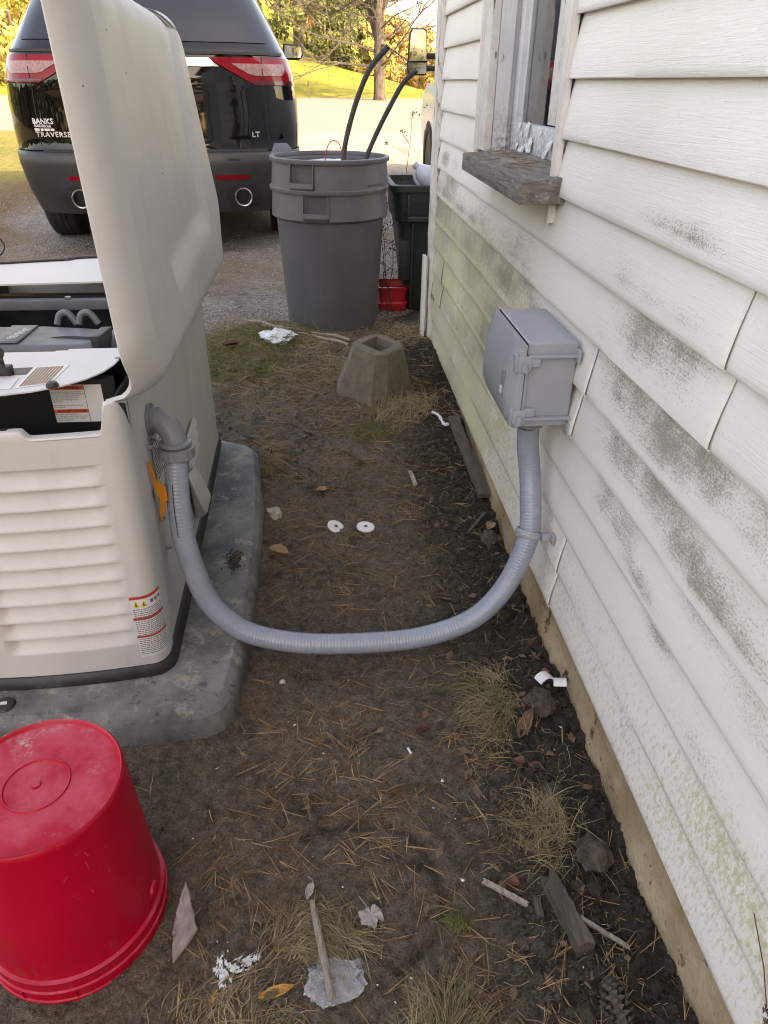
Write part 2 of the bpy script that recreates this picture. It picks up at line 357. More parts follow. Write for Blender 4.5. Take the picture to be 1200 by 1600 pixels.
M['mirror'] = simple('mirror_glass', (.8, .82, .84), .03, metal=1.0, var=.02)
M['jug'] = simple('cloudy_jug_plastic', (.50, .56, .62), .35, var=.06)
M['stone'] = simple('pale_stone', (.40, .36, .31), .85, var=.3, sc=60, bump=.5, bsc=120)
M['silver_leaf'] = simple('silvery_dead_leaf', (.36, .32, .29), .75, var=.25, sc=60, bump=.4, bsc=150)
M['brown_leaf'] = simple('brown_dead_leaf', (.15, .085, .05), .75, var=.3, sc=50, bump=.4, bsc=150)
M['red_leaf'] = simple('red_brown_leaf', (.11, .042, .030), .7, var=.3, sc=50)
M['tan_leaf'] = simple('tan_leaf', (.30, .19, .12), .7, var=.25, sc=50)
M['yellow_leaf'] = simple('ochre_leaf', (.46, .23, .045), .65, var=.25, sc=45)
t = NT('crinkled_clear_plastic'); c = t.mix(t.ramp(t.noise(45, 5, .6), .35, .65), (.70, .71, .73), (.92, .93, .94)); t.base(c).set(rough=.05, spec=1.0, **{'Transmission Weight': .74, 'IOR': 1.3}); t.bump(t.noise(60, 4), .8, .01); M['clear'] = t.m
t = NT('window_glass'); t.base((.9, .92, .92)).set(rough=.015, spec=.5, **{'Transmission Weight': 1.0, 'IOR': 1.45}); M['glass'] = t.m
M['curtain'] = simple('pale_curtain', (.55, .56, .56), .9, var=.08)
M['room'] = simple('dim_room_wall', (.16, .15, .14), .9)
M['roofing'] = simple('grey_shingle', (.09, .09, .09), .95, var=.3, sc=12)
t = NT('tree_bark'); f = t.noise(1, 6, .7, vec=t.scale((14, 14, 3))); t.base(t.mix(t.ramp(f, .35, .65), (.032, .028, .024), (.10, .088, .076))).set(rough=.95); t.bump(f, .8, .03); M['bark'] = t.m
def leafmat(name, a, b):
    t = NT(name); tn = t.attr('tint'); t.base(t.mix(tn, a, b)).set(rough=.7, spec=.25)
    tr = t.n('ShaderNodeBsdfTranslucent'); t.L(t.mix(tn, a, b), tr.inputs[0]); mx = t.n('ShaderNodeMixShader'); mx.inputs[0].default_value = .35
    t.L(t.p.outputs[0], mx.inputs[1]); t.L(tr.outputs[0], mx.inputs[2]); t.L(mx.outputs[0], t.t.nodes['Material Output'].inputs[0]); return t.m
M['needles_fol'] = leafmat('evergreen_foliage', (.045, .068, .028), (.17, .20, .075))
M['yellow_fol'] = leafmat('yellow_foliage', (.26, .24, .07), (.62, .53, .18))
M['orange_fol'] = leafmat('orange_foliage', (.27, .18, .07), (.58, .43, .17))
M['pine'] = leafmat('fallen_pine_needles', (.18, .105, .055), (.66, .44, .25))
M['straw'] = leafmat('dry_straw_grass', (.20, .15, .08), (.50, .41, .25))
M['grass'] = leafmat('live_grass', (.10, .115, .03), (.30, .26, .11))
M['weed'] = simple('dead_weed_stalk', (.045, .036, .028), .9)
M['chips'] = simple('white_paint_chips', (.65, .65, .62), .7)
t = NT('soil_clod_dark'); t.base(t.mix(t.ramp(t.noise(60, 5, .7), .35, .65), (.045, .036, .029), (.115, .092, .072))).set(rough=.95, spec=.2); t.bump(t.noise(220, 4, .7), .7, .006); M['clod'] = t.m
M['pebble'] = simple('grey_gravel', (.23, .22, .21), .9, var=.4, sc=40)

# ------------------------------------------------------------------ the ground
def sst(a, b, x):
    x = min(1, max(0, (x-a)/(b-a))); return x*x*(3-2*x)
def g0(x, y):
    z = .12*sst(1.6, 3.8, y) + .03*sst(3.8, 6, y) + max(0, y-6)*.0195
    if y > 30: z = .15 + 24*.0195 + (y-30)*.012
    if y > 35.5:
        h = (y-35.5); z += min(.19, max(-.05, .092 - .0135*(x+1))) * min(h, 45)
        z += .25*math.sin(x*.23)*min(1, h/20)
    return z
def soil_mask(x, y):
    n = noise.noise(Vector((x*2.1, y*2.1, 3.3)))*.22 + noise.noise(Vector((x*7, y*7, 1.3)))*.06
    return sst(0, .5, x + 2.6 + n) * sst(0, .45, 4.35 + n + .25*x - y) * sst(0, .4, y + 1.6)
def soil_z(x, y):
    m = soil_mask(x, y); z = g0(x, y)
    p = Vector((x, y, 0))
    a = noise.fractal(p*2.2, 1.0, 2.1, 3)*.012 + noise.fractal(p*11, .9, 2.2, 5)*.0075 + noise.fractal(p*34, .6, 2.3, 3)*.0030 + .006*max(0, noise.noise(p*7+Vector((5, 1, 0)))-.15)
    w = sst(.27, .5, x + .05*noise.noise(p*3))                                  # loose black earth along the wall
    a += w*(.016 + abs(noise.fractal(p*16, .8, 2.2, 4))*.022)
    a += .03*math.exp(-((x-.36)**2 + (y-2.75)**2)/.05) + .02*math.exp(-((x-.40)**2+(y-1.2)**2)/.02)
    # the ring that a bucket's rim pressed into the mud
    d = math.hypot(x-.03, y-.76); ang = math.atan2(y-.76, x-.03)
    if abs(d-.155) < .05 and -1.2 < ang < 2.3: a += -.017*math.exp(-((d-.155+.006*math.sin(ang*5))/.009)**2) + .008*math.exp(-((d-.180)/.013)**2)
    # cracks
    cr = abs(noise.noise(Vector((x*5, y*5, 7.7)))); a -= .007*math.exp(-(cr/.016)**2)*max(0, .3+noise.noise(p*3.1))
    return z + a*(.35+.65*m) - .06*(1-m)
def ground_z(x, y):
    return soil_z(x, y) if (-2.2 < x < .62 and -1.2 < y < 3.9) else g0(x, y)

def sheet(xs, ys, zf, name, mat):
    nx, ny = len(xs), len(ys)
    V = np.array([(x, y, zf(x, y)) for y in ys for x in xs], dtype=np.float32)
    idx = np.arange(nx*ny).reshape(ny, nx)
    F = np.stack([idx[:-1, :-1], idx[:-1, 1:], idx[1:, 1:], idx[1:, :-1]], -1).reshape(-1, 4)
    me = bpy.data.meshes.new(name); me.from_pydata(V.tolist(), [], F.tolist()); me.shade_smooth(); me.materials.append(mat)
    o = bpy.data.objects.new(name, me); COL.objects.link(o); o['kind'] = 'structure'; return o
def steps(a, b, d0, d1):
    n = max(2, int((b-a)/((d0+d1)/2))); k = d1/d0; out = [a]; w = [d0*(k**(i/(n-1))) for i in range(n)]; s = sum(w)
    for v in w: out.append(out[-1] + v*(b-a)/s)
    return out
soil_ys = [i*.02-1.4 for i in range(86)][:-1] + steps(.30, 4.75, .006, .015)
soil_xs = steps(-2.4, -.7, .05, .012)[:-1] + [(-.7 + i*.0065) for i in range(int(1.33/.0065)+1)]
sheet(soil_xs, soil_ys, soil_z, 'soil', M['soil'])
far_x = [-400, -250, -150, -100, -70, -50, -38, -30, -24, -19, -15, -12] + [-10+i*.5 for i in range(14)] + [-3+i*.2 for i in range(30)] + [3+i*.6 for i in range(14)] + [12, 15, 19, 24, 30, 40, 60, 90, 150, 250, 400]
far_y = [-300, -150, -80, -40, -20, -10, -5, -3, -2.2] + [-1.8+i*.15 for i in range(50)] + [5.7+i*.35 for i in range(22)] + [14, 16, 18, 20, 23, 26, 29, 32, 34, 35, 35.5, 36, 37, 38.5, 40, 43, 46, 50, 55, 60, 66, 72, 75, 80, 100, 150, 250, 500]
def terr(x, y):
    z = g0(x, y)
    z -= .06*soil_mask(x, y) if (x < .75 and y < 5) else 0
    if y > 4 and y < 14: z += noise.noise(Vector((x*.9, y*.9, 2)))*.012
    return z
sheet(far_x, far_y, terr, 'ground', M['ground'])

# ------------------------------------------------------------------ house
W = .555; EXP = .11684
def zb(i): return 1.30043 - (i-2)*EXP
house = thing('house', 'white vinyl sided house wall with black mould and green algae stains', 'house', (W, 3.65, 0))
PROF = [(.020, .005), (.008, .0), (.001, .0), (.0, .0015), (.0, .012), (.0014, .028), (.0052, .06), (.0115, .10), (.0155, .120), (.016, .126)]
# (y, z, half length along y, half height, strength) of the mould colonies
MOULD = [(1.06,.93,.10,.05,1.0),(1.19,.92,.12,.06,1.0),(1.30,.97,.08,.05,.6),(1.08,1.09,.10,.025,.9),(1.2,1.10,.09,.02,.7),(.98,1.07,.05,.02,.6),
 (.92,.80,.12,.05,1.1),(1.05,.79,.14,.06,1.15),(1.22,.80,.13,.05,1.0),(1.36,.83,.08,.04,.6),(.90,.66,.10,.05,.95),(.80,.63,.12,.06,1.0),(1.02,.70,.13,.055,1.05),(1.18,.69,.14,.05,.9),(.70,.62,.10,.05,.8),
 (1.12,.56,.10,.03,1.0),(1.22,.57,.08,.04,.8),(1.0,.51,.08,.03,.85),(.90,.47,.08,.02,.8),(.74,.80,.08,.05,.7),(.66,.86,.06,.03,.6),(.62,.72,.09,.05,.6),(.62,.55,.08,.03,.55),
 (.82,1.31,.10,.015,.8),(1.0,1.31,.07,.013,.75),(1.55,1.31,.05,.013,.8),(.68,1.31,.08,.02,.85),(.84,1.195,.07,.02,.5),
 (3.45,1.0,.12,.04,1.1),(3.2,1.0,.10,.04,.6),(3.3,.92,.18,.05,1.05),(3.0,.85,.15,.045,1.0),(2.75,.85,.12,.05,1.0),(3.45,.86,.12,.05,1.0),(2.5,.80,.18,.05,1.05),(2.2,.78,.2,.06,1.1),(2.0,.83,.12,.05,1.0),(1.85,.76,.12,.05,.9),
 (3.2,.74,.3,.06,.75),(2.7,.70,.3,.06,.75),(2.3,.67,.25,.05,.6),(3.3,.62,.3,.06,.5),(2.8,.58,.3,.05,.5),(2.9,1.06,.10,.04,.7),(3.3,1.09,.06,.02,.5),(1.95,.66,.15,.05,.35),(.72,.40,.15,.04,.4),(.6,.35,.15,.05,.35)]
MA = np.array(MOULD)
def stain(y, z):
    m = float((MA[:, 4]*np.exp(-((y-MA[:, 0])/MA[:, 2])**2 - ((z-MA[:, 1])/MA[:, 3])**2)).max())
    a = .95*sst(1.35, 2.6, y)*sst(1.0, .75, z)*(1-.35*sst(.2, .0, z))
    a = max(a, .70*sst(.95, .55, y)*math.exp(-((z-.32)/.08)**2), .50*sst(1.6, .6, y)*math.exp(-((z-.22)/.06)**2), .30*sst(.5, .2, z))
    m = max(m, (.50 + .75*noise.noise(Vector((y*3.1, z*6.0, 4.4))))*sst(1.5, 2.3, y)*sst(1.08, .9, z)*sst(.15, .45, z))
    f = ((z-zb(12)) % EXP)/EXP                       # the butt of each board washes clean
    return m*(.25 if f < .13 else 1.0), a
def siding_board(y0, y1, i, dx=0.0):
    ny = max(2, int((y1-y0)/.018)); z0 = zb(i)
    V = []; F = []; A = []; B = []; k = len(PROF)
    for a in range(ny+1):
        y = y0 + (y1-y0)*a/ny
        sag = .0012*noise.noise(Vector((y*1.7, i*3.1, 0)))
        for (px, pz) in PROF:
            V.append((W + px - dx*(1-.5*min(1, pz/.11)) + .0009*noise.noise(Vector((y*2.5, i, pz*20))), y, z0 + pz + sag))
            mo, al = stain(y, z0+pz); A.append(mo); B.append(al)
    for a in range(ny):
        for j in range(k-1): F.append((a*k+j, a*k+j+1, (a+1)*k+j+1, (a+1)*k+j))
    V = [(v[0]-house.location.x, v[1]-house.location.y, v[2]-house.location.z) for v in V]
    me = bpy.data.meshes.new('siding_board'); me.from_pydata(V, [], F); me.shade_smooth(); me.set_sharp_from_angle(angle=R(34))
    for nm, dat in (('mould', A), ('algae', B)):
        at = me.attributes.new(nm, 'FLOAT', 'POINT'); at.data.foreach_set('value', np.array(dat, dtype=np.float32))
    me.materials.append(M['siding'])
    sol = None
    o = bpy.data.objects.new('siding_board', me); COL.objects.link(o); o.parent = house
    md = o.modifiers.new('thickness', 'SOLIDIFY'); md.thickness = .0005; md.offset = 1
    return o
SEAMS = {5: .905, 6: .893, 7: 1.392, 8: 1.434, 9: 3.385, 10: 3.382, 11: 1.39, 12: 1.405, 3: -.3, 4: .05, 2: .3, 1: -.6}
YEND = 3.648
for i in range(-2, 13):
    spans = [(-1.6, YEND)]
    if i <= 4: spans = [(-1.6, 1.792), (2.745, YEND)]
    for (a, b) in spans:
        s = SEAMS.get(i)
        if s is not None and a < s < b:
            siding_board(a, s+.012, i); siding_board(s, b, i, .0042)
        else: siding_board(a, b, i)
    if i == 12: pass
# sheathing behind the boards, upper wall, other walls, roof
b = MB(); zt = zb(-2)+.13
b.box(W+.022, W+.13, -1.6, 1.80, .13, 5.5); b.box(W+.022, W+.13, 2.735, 3.63, .13, 5.5)
b.box(W+.022, W+.13, 1.80, 2.735, .13, 1.045); b.box(W+.022, W+.13, 1.80, 2.735, 2.5, 5.5)
b.box(W+.018, W+.13, -9, -1.6, .13, 5.5); b.box(W+.13, 8.5, 3.5, 3.63, .13, 5.5); b.box(W+.13, 8.5, -9, -8.87, .13, 5.5); b.box(8.37, 8.5, -8.87, 3.5, .13, 5.5)
b.build('wall', M['curtain'], house, smooth=False)
b = MB()
for k in range(-2-32, -2):
    z0 = zb(k)
    b.add([(W, -1.6, z0), (W, YEND, z0), (W+.012, YEND, z0+EXP), (W+.012, -1.6, z0+EXP), (W+.014, -1.6, z0+.004), (W+.014, YEND, z0+.004)], [(0, 1, 2, 3), (0, 1, 5, 4)]) if z0 > 2.5 else [b.add([(W, y0, z0), (W, y1, z0), (W+.012, y1, z0+EXP), (W+.012, y0, z0+EXP), (W+.014, y0, z0+.004), (W+.014, y1, z0+.004)], [(0, 1, 2, 3), (0, 1, 5, 4)]) for (y0, y1) in ((-1.6, 1.80), (2.735, YEND))]
b.build('upper_siding', M['curtain'], house, smooth=False)['kind'] = 'stuff'
b = MB(); zr = 8.0; ym = -2.7
b.add([(W-.3, 4.05, 5.42), (8.8, 4.05, 5.42), (8.8, ym, zr), (W-.3, ym, zr), (W-.3, -9.4, 5.42), (8.8, -9.4, 5.42),
       (W-.3, 4.05, 5.30), (8.8, 4.05, 5.30), (8.8, ym, zr-.12), (W-.3, ym, zr-.12), (W-.3, -9.4, 5.30), (8.8, -9.4, 5.30)],
      [(0, 1, 2, 3), (3, 2, 5, 4), (6, 7, 8, 9), (9, 8, 11, 10), (0, 1, 7, 6), (4, 5, 11, 10), (0, 3, 9, 6), (3, 4, 10, 9), (1, 2, 8, 7), (2, 5, 11, 8)])
b.add([(W+.02, 3.6, 5.5), (W+.02, ym, zr-.1), (W+.02, -9, 5.5), (8.5, 3.6, 5.5), (8.5, ym, zr-.1), (8.5, -9, 5.5)], [(0, 1, 2), (3, 4, 5)])
b.build('roof', M['roofing'], house, smooth=False)
# foundation: parged concrete, lumpy
def fnd(u, v):
    y = -1.6 + u*5.23; z = -.12 + v*.262
    n = noise.fractal(Vector((0, y*6, z*9)), .9, 2.1, 4)
    return (W + .010 - .010*(1-v) + n*.006 - .012*sst(.1, 0, z), y, z)
b = MB(); b.grid(fnd, 420, 22); b.build('foundation', M['foundation'], house)
# corner board, rough with peeling paint, split in two planks
def plank(name, x0, x1, y0, y1, z0, z1, mat, seed, parent, amp=.003, nz=60):
    b = MB(); per = [(x0, y0), ((x0+x1)/2, y0), (x1, y0), (x1, y1), ((x0+x1)/2, y1), (x0, y1), (x0, (y0+y1)/2)]
    V = []; n = len(per)
    for j in range(nz+1):
        z = z0 + (z1-z0)*j/nz
        for k, (x, y) in enumerate(per):
            w = amp*noise.fractal(Vector((seed+k*1.7, z*14, 0)), .8, 2.2, 3); wz = 0 if j else .035*noise.noise(Vector((k*2.3, seed, 1)))
            V.append((x+w, y+w*.6, z+wz))
    F = [(j*n+k, j*n+(k+1) % n, (j+1)*n+(k+1) % n, (j+1)*n+k) for j in range(nz) for k in range(n)] + [tuple(range(n-1, -1, -1)), tuple(nz*n+k for k in range(n))]
    b.add(V, F); return b.build(name, mat, parent, ang=50)
plank('corner_board', W-.018, W+.004, 3.668, 3.765, .10, 5.3, M['peel'], 3, house, nz=260)
plank('corner_board', W-.012, W+.018, 3.650, 3.664, .11, 5.3, M['peel'], 9, house, .002, nz=200)
plank('corner_board', W+.02, W+.11, 3.64, 3.668, .12, 5.3, M['peel'], 5, house)
# window
wz0, wz1 = 1.10, 2.42
win = thing('tmp', 'x', 'x'); bpy.data.objects.remove(win)
b = MB(); b.box(W+.128, W+.132, 1.80, 2.735, 1.05, 2.45); 
winp = MB().box(W-.006, W+.020, 2.628, 2.742, wz0-.005, wz1+.1, .003).box(W-.006, W+.020, 1.815, 1.905, 1.205, wz1+.1, .003).box(W-.006, W+.02, 1.905, 2.628, wz1, wz1+.1, .003).build('window', M['peel'], house)
b = MB(); b.box(W+.021, W+.16, 2.612, 2.64, 1.09, wz1, .002); b.box(W+.021, W+.16, 1.89, 1.915, 1.09, wz1, .002); b.box(W+.021, W+.16, 1.916, 2.611, wz1-.02, wz1)
b.box(W+.045, W+.06, 2.595, 2.611, 1.10, wz1-.02); b.build('jamb', M['winpaint'], winp)
b = MB(); b.box(W+.075, W+.11, 2.545, 2.605, 1.10, wz1-.03, .004); b.box(W+.075, W+.11, 1.92, 1.965, 1.10, wz1-.03, .004)
b.box(W+.073, W+.112, 1.966, 2.544, 1.100, 1.185, .005); b.box(W+.090, W+.10, 2.525, 2.545, 1.186, wz1-.03); b.build('sash', M['winpaint'], winp)
b = MB()
for k in range(26):   # curls of peeling paint on the bottom rail
    y = rnd.uniform(1.97, 2.54); z = rnd.uniform(1.10, 1.19); s = rnd.uniform(.008, .022)
    b.add([(W+.071, y, z), (W+.071, y+s*1.4, z+s*.2), (W+.071-s*.6, y+s*1.2, z-s*.8), (W+.071-s*.4, y-s*.1, z-s)], [(0, 1, 2, 3)])
b.build('paint_flake', M['winpaint'], winp, smooth=False, kind='stuff')
b = MB(); b.box(W+.092, W+.095, 1.965, 2.545, 1.18, wz1-.03); b.build('pane', M['glass'], winp)
b = MB(); b.grid(lambda u, v: (W+.16+.012*math.sin(u*38+v*2), 1.92+u*.72*(1-.35*(1-v)), 1.34+v*1.1 - .12*u), 60, 10); b.build('curtain', M['curtain'], winp)
b = MB(); b.box(W+.133, 3.0, -1.0, 3.49, .10, .12); b.box(3.0, 3.05, -1.0, 3.49, .12, 2.6); b.box(W+.133, 3.0, -1.02, -1.0, .12, 2.6); b.box(W+.133, 3.05, -1.0, 3.49, 2.6, 2.63); b.build('room', M['room'], house, smooth=False)
b = MB(); b.lathe([(.0, .0), (.05, .0), (.055, .02), (.055, .15), (.05, .17), (.0, .17)], 20, c=(W+.20, 2.08, 1.10)); b.build('jar', M['curtain'], winp)
def sill(u, v): return None
b = MB(); b.box(W-.098, W+.085, 1.742, 2.508, 1.050, 1.098, .004); 
V2 = [];
for (x, y, z) in b.V:
    n = noise.fractal(Vector((x*30, y*9, z*40)), .8, 2.2, 4)*.004; V2.append((x+n, y+n, z+n*.8 + (.014*(x-(W-.098))/.18 if z > 1.07 else 0)))
b.V = V2; sl = b.build('sill', M['rotwood'], winp)
for (y, x0, h, w) in ((1.93, .03, .12, .018), (1.955, .05, .15, .014), (1.905, .015, .16, .016)):
    b = MB(); b.hull([(W+x0, y, 1.10), (W+x0+.02, y+w, 1.10), (W+x0+.02, y, 1.10), (W+x0+.01, y+w*.4, 1.10+h), (W+x0+.02, y+.002, 1.10+h*.9)]); b.build('rotten_splinter', M['darkwood'], winp, smooth=False)
# J channels either side of the window
def jch(y0, y1, z0, z1):
    b = MB(); b.box(W-.014, W-.0115, y0, y1, z0, z1, .0008); b.box(W-.0113, W+.012, y1-.003, y1, z0, z1); b.box(W-.0113, W+.004, y0, y0+.002, z0+.003, z1); return b.build('channel_trim', M['siding_trim'], house)
M['siding_trim'] = simple('white_vinyl_trim', (.74, .715, .68), .45, var=.05, dust=.2)
jch(1.783, 1.808, 1.000, 2.5); jch(2.742, 2.765, 1.085, 2.5)

# needles caught on the sill
def needle_bundle(b, x, y, z, L, a, n=3, lift=.0, spread=.18, w=.0011, t=None):
    for k in range(n):
        aa = a + rnd.uniform(-spread, spread); t_ = rnd.random() if t is None else t
        dz = rnd.uniform(.0, .10) + lift; d = Vector((math.cos(aa), math.sin(aa), dz)).normalized()
        L_ = L*rnd.uniform(.8, 1.1); cv = rnd.uniform(-.5, .5); p = Vector((x, y, z)); path = []
        sideways = Vector((-d.y, d.x, 0))
        for q in range(4):
            f = q/3; pp = p + d*L_*f + sideways*cv*L_*.25*f*f; pp.z = max(pp.z, z) if lift == 0 else pp.z
            path.append(pp)
        b.tube(path, [w*.5, w*.5, w*.45, w*.2], 3, cap=False, t=t_)
b = MB()
for k in range(34): needle_bundle(b, W-.07+rnd.uniform(0, .12), rnd.uniform(1.95, 2.45), 1.107, .07, rnd.uniform(0, 6.28), 2)
tag(b.build('pine_needles', M['pine'], tint=True, smooth=False), 'brown pine needles lying on the rotten window sill', 'pine needles', kind='stuff')
# board leaning on the corner
tr = plank('board_offcut', W-.050, W-.034, 3.66, 3.72, .118, .545, M['siding_trim'], 21, None, .001, 20)
tag(tr, 'short pale board standing against the peeling house corner', 'board')

# ------------------------------------------------------------------ box on the wall
jb = thing('junction_box', 'grey plastic electrical box fixed to the mouldy siding', 'electrical box', (W, 1.6, .6))
y0, y1, z0, z1 = 1.466, 1.742, .612, .812; xb = W-.004; xf = .436
b = MB(); b.box(xf, xb, y0+.004, y1-.004, z0, z1, .006, 3); b.build('body', M['boxgrey'], jb)
b = MB()
for (za, zc) in ((z1-.032, z1-.026), (z0+.022, z0+.028)): b.box(xf+.004, xb, y0-.010, y0+.002, za, zc, .001); 
b.box(xf+.0005, xf+.006, y0-.003, y0+.003, z0+.028, z1-.033); b.box(xf+.006, xf+.030, y0-.008, y0+.003, z1-.052, z1-.033, .0015); b.box(xf+.006, xf+.030, y0-.008, y0+.003, z0+.029, z0+.05, .0015)
b.build('rib', M['boxgrey'], jb)
b = MB(); ym_ = (y0+y1)/2
# door: a convex cover with chamfered ends
prof = [(xf-.002, z0+.006), (xf-.020, z0+.001), (xf-.035, z0+.035), (xf-.037, (z0+z1)/2-.02), (xf-.032, z1-.05), (xf-.018, z1+.001), (xf-.002, z1-.004)]
V = []; ny_ = 18
for j in range(ny_+1):
    y = y0-.006 + (y1-y0+.012)*j/ny_; e = min(j, ny_-j)/ny_; sh = 1-.55*max(0, 1-e/.10)**1.5
    sc_ = .0025*math.sin(j*2.1)
    for (x, z) in prof: V.append((xf-.002 + (x-xf+.002)*sh, y, z))
n_ = len(prof); F = [(j*n_+k, j*n_+k+1, (j+1)*n_+k+1, (j+1)*n_+k) for j in range(ny_) for k in range(n_-1)] + [tuple(range(n_)), tuple(ny_*n_+k for k in range(n_-1, -1, -1))]
F += [(j*n_+n_-1, j*n_, (j+1)*n_, (j+1)*n_+n_-1) for j in range(ny_)]
b.add(V, F); dr = b.build('door', M['boxgrey'], jb, ang=25)
b = MB(); b.box(xf-.0405, xf-.033, y0+.030, y0+.046, z0+.072, z0+.128, .002); b.build('latch_recess', M['fitting'], dr)
b = MB(); b.box(xf-.0425, xf-.0385, y0+.032, y0+.044, z0+.074, z0+.09, .001); b.build('latch_tab', M['white'], dr)
for zc in (z1-.05, z0+.025):
    b = MB(); b.box(xf-.020, xf+.010, y0-.011, y0-.002, zc-.012, zc+.022, .003); b.box(xf-.026, xf-.018, y0-.008, y0+.016, zc-.016, zc+.026, .003); b.lathe([(.0, 0), (.007, 0), (.007, .02), (.0, .02)], 12, c=(xf-.004, y0-.012, zc-.012)); b.build('hinge_clip', M['boxgrey'], jb)
b = MB(); b.box(xf-.0005, xf+.0015, y0+.001, y1-.001, z0+.002, z1-.002); b.build('gasket', M['black'], jb)
for (y, z) in ((y0-.006, z1-.03), (y0-.006, z0-.004), (y1+.006, z1-.03), (y1+.006, z0-.004)):
    b = MB(); b.box(W-.010, W-.002, y-.012, y+.014, z-.014, z+.016, .004); tb = b.build('mounting_tab', M['boxgrey'], jb)
    b = MB(); b.lathe([(0, 0), (.004, 0), (.004, .003), (0, .003)], 10, M=Matrix.Rotation(R(-90), 3, 'Y'), c=(W-.010, y, z)); b.build('screw', M['steel'], tb)

# ------------------------------------------------------------------ conduit
con = thing('flexible_conduit', 'grey ribbed conduit hanging in a loop from the generator to the wall box', 'conduit', (0, 1.42, 0))
CP = [(-.348, 1.495, .562), (-.352, 1.475, .500), (-.352, 1.455, .43), (-.345, 1.435, .335), (-.314, 1.42, .20), (-.262, 1.41, .125), (-.195, 1.402, .083), (-.075, 1.395, .056), (.075, 1.395, .048), (.226, 1.40, .055), (.36, 1.415, .097), (.445, 1.44, .182), (.497, 1.475, .305), (.503, 1.515, .395), (.502, 1.545, .455), (.493, 1.56, .52), (.488, 1.56, .575)]
def catmull(P, per):
    P = [Vector(p) for p in P]; P = [P[0]*2-P[1]] + P + [P[-1]*2-P[-2]]; out = []
    for i in range(1, len(P)-2):
        for k in range(per):
            t = k/per; a, b_, c, d = P[i-1], P[i], P[i+1], P[i+2]
            out.append(.5*((2*b_) + (c-a)*t + (2*a-5*b_+4*c-d)*t*t + (3*b_-a-3*c+d)*t**3))
    out.append(P[-2]); return out
def resample(P, d):
    out = [P[0]]; acc = 0.0
    for i in range(1, len(P)):
        a = P[i-1]; seg = P[i]-a; L = seg.length; s = d-acc
        while s <= L: out.append(a + seg*(s/L)); s += d
        acc = (acc + L) % d
    return out
cl = resample(catmull(CP, 24), .0021)
b = MB(); b.tube(cl, [.0268 + (.00028 if (i % 4) < 2 else -.00022) for i in range(len(cl))], 28); b.build('hose', M['conduit'], con, ang=80)
# print line along the hose
b = MB(); b.grid(lambda u, v: tuple(cl[int(30+u*60)] + Vector((-.006+v*.0016, -.0294+.0004*0, 0))), 30, 1); b.build('print_line', M['ink'], con)
b = MB(); b.tube([(-.412, 1.520, .632), (-.396, 1.520, .632)], .037, 32); b.tube(catmull([(-.404, 1.518, .632), (-.385, 1.516, .631), (-.364, 1.510, .621), (-.351, 1.502, .600), (-.348, 1.497, .582)], 6), .0275, 28)
b.tube([(-.396, 1.5185, .632), (-.384, 1.516, .631)], .0300, 28)
b.build('elbow', M['fitting'], con)
def nut(c, d, r, h, n=24):
    d = Vector(d).normalized(); q = d.to_track_quat('Z', 'Y').to_matrix(); b = MB(); pr = []
    for (k, zz) in ((.90, 0), (1, .002), (1, h-.002), (.93, h)): pr.append((r*k, zz))
    b.lathe(pr, n*2, c=c, M=q, cap0=True, cap1=True, fn=lambda p, w: Vector((p.x*(1 + .025*(1 if int(w/(2*math.pi)*n*2+.5) % 2 else -1)), p.y*(1 + .025*(1 if int(w/(2*math.pi)*n*2+.5) % 2 else -1)), p.z)))
    return b
nut((-.3478, 1.4968, .588), (0, -.06, -1), .0365, .010, 20).build('collar', M['fitting'], con); nut((-.348, 1.4955, .574), (0, -.1, -1), .041, .026, 20).build('coupling_nut', M['fitting'], con)
nut((.4885, 1.56, .612), (0.02, 0, -1), .046, .022, 16).build('hub', M['fitting'], con); nut((.4885, 1.56, .590), (0.02, 0, -1), .0355, .012, 20).build('collar', M['fitting'], con)
# strap holding the conduit
st = thing('conduit_strap', 'grey plastic strap holding the conduit against the siding', 'pipe strap', (.53, 1.48, .31))
cc = Vector((.4975, 1.477, .315)); dd = (Vector((.503, 1.515, .395)) - Vector((.445, 1.44, .182))).normalized(); q = dd.to_track_quat('Z', 'Y').to_matrix()
b = MB(); b.lathe([(.0275, -.009), (.0315, -.009), (.0325, -.004), (.034, -.003), (.034, .003), (.0325, .004), (.0325, .009), (.0305, .009)], 32, c=cc, M=q); b.build('band', M['boxgrey'], st)
b = MB(); b.box(.525, .551, 1.452, 1.470, .303, .322, .003); b.box(.549, .5535, 1.436, 1.468, .300, .325, .002); b.build('tab', M['boxgrey'], st)
b = MB(); b.lathe([(0, 0), (.004, 0), (.004, .003), (0, .003)], 10, M=Matrix.Rotation(R(-90), 3, 'Y'), c=(.549, 1.443, .312)); b.build('screw', M['steel'], st)

# ------------------------------------------------------------------ generator
gen = thing('standby_generator', 'beige standby generator with its roof lid propped open', 'generator', (-.73, 1.9, .08))
Z0 = .105
def bowy(x): return 1.264 + .030*((x+.73)/.33)**2
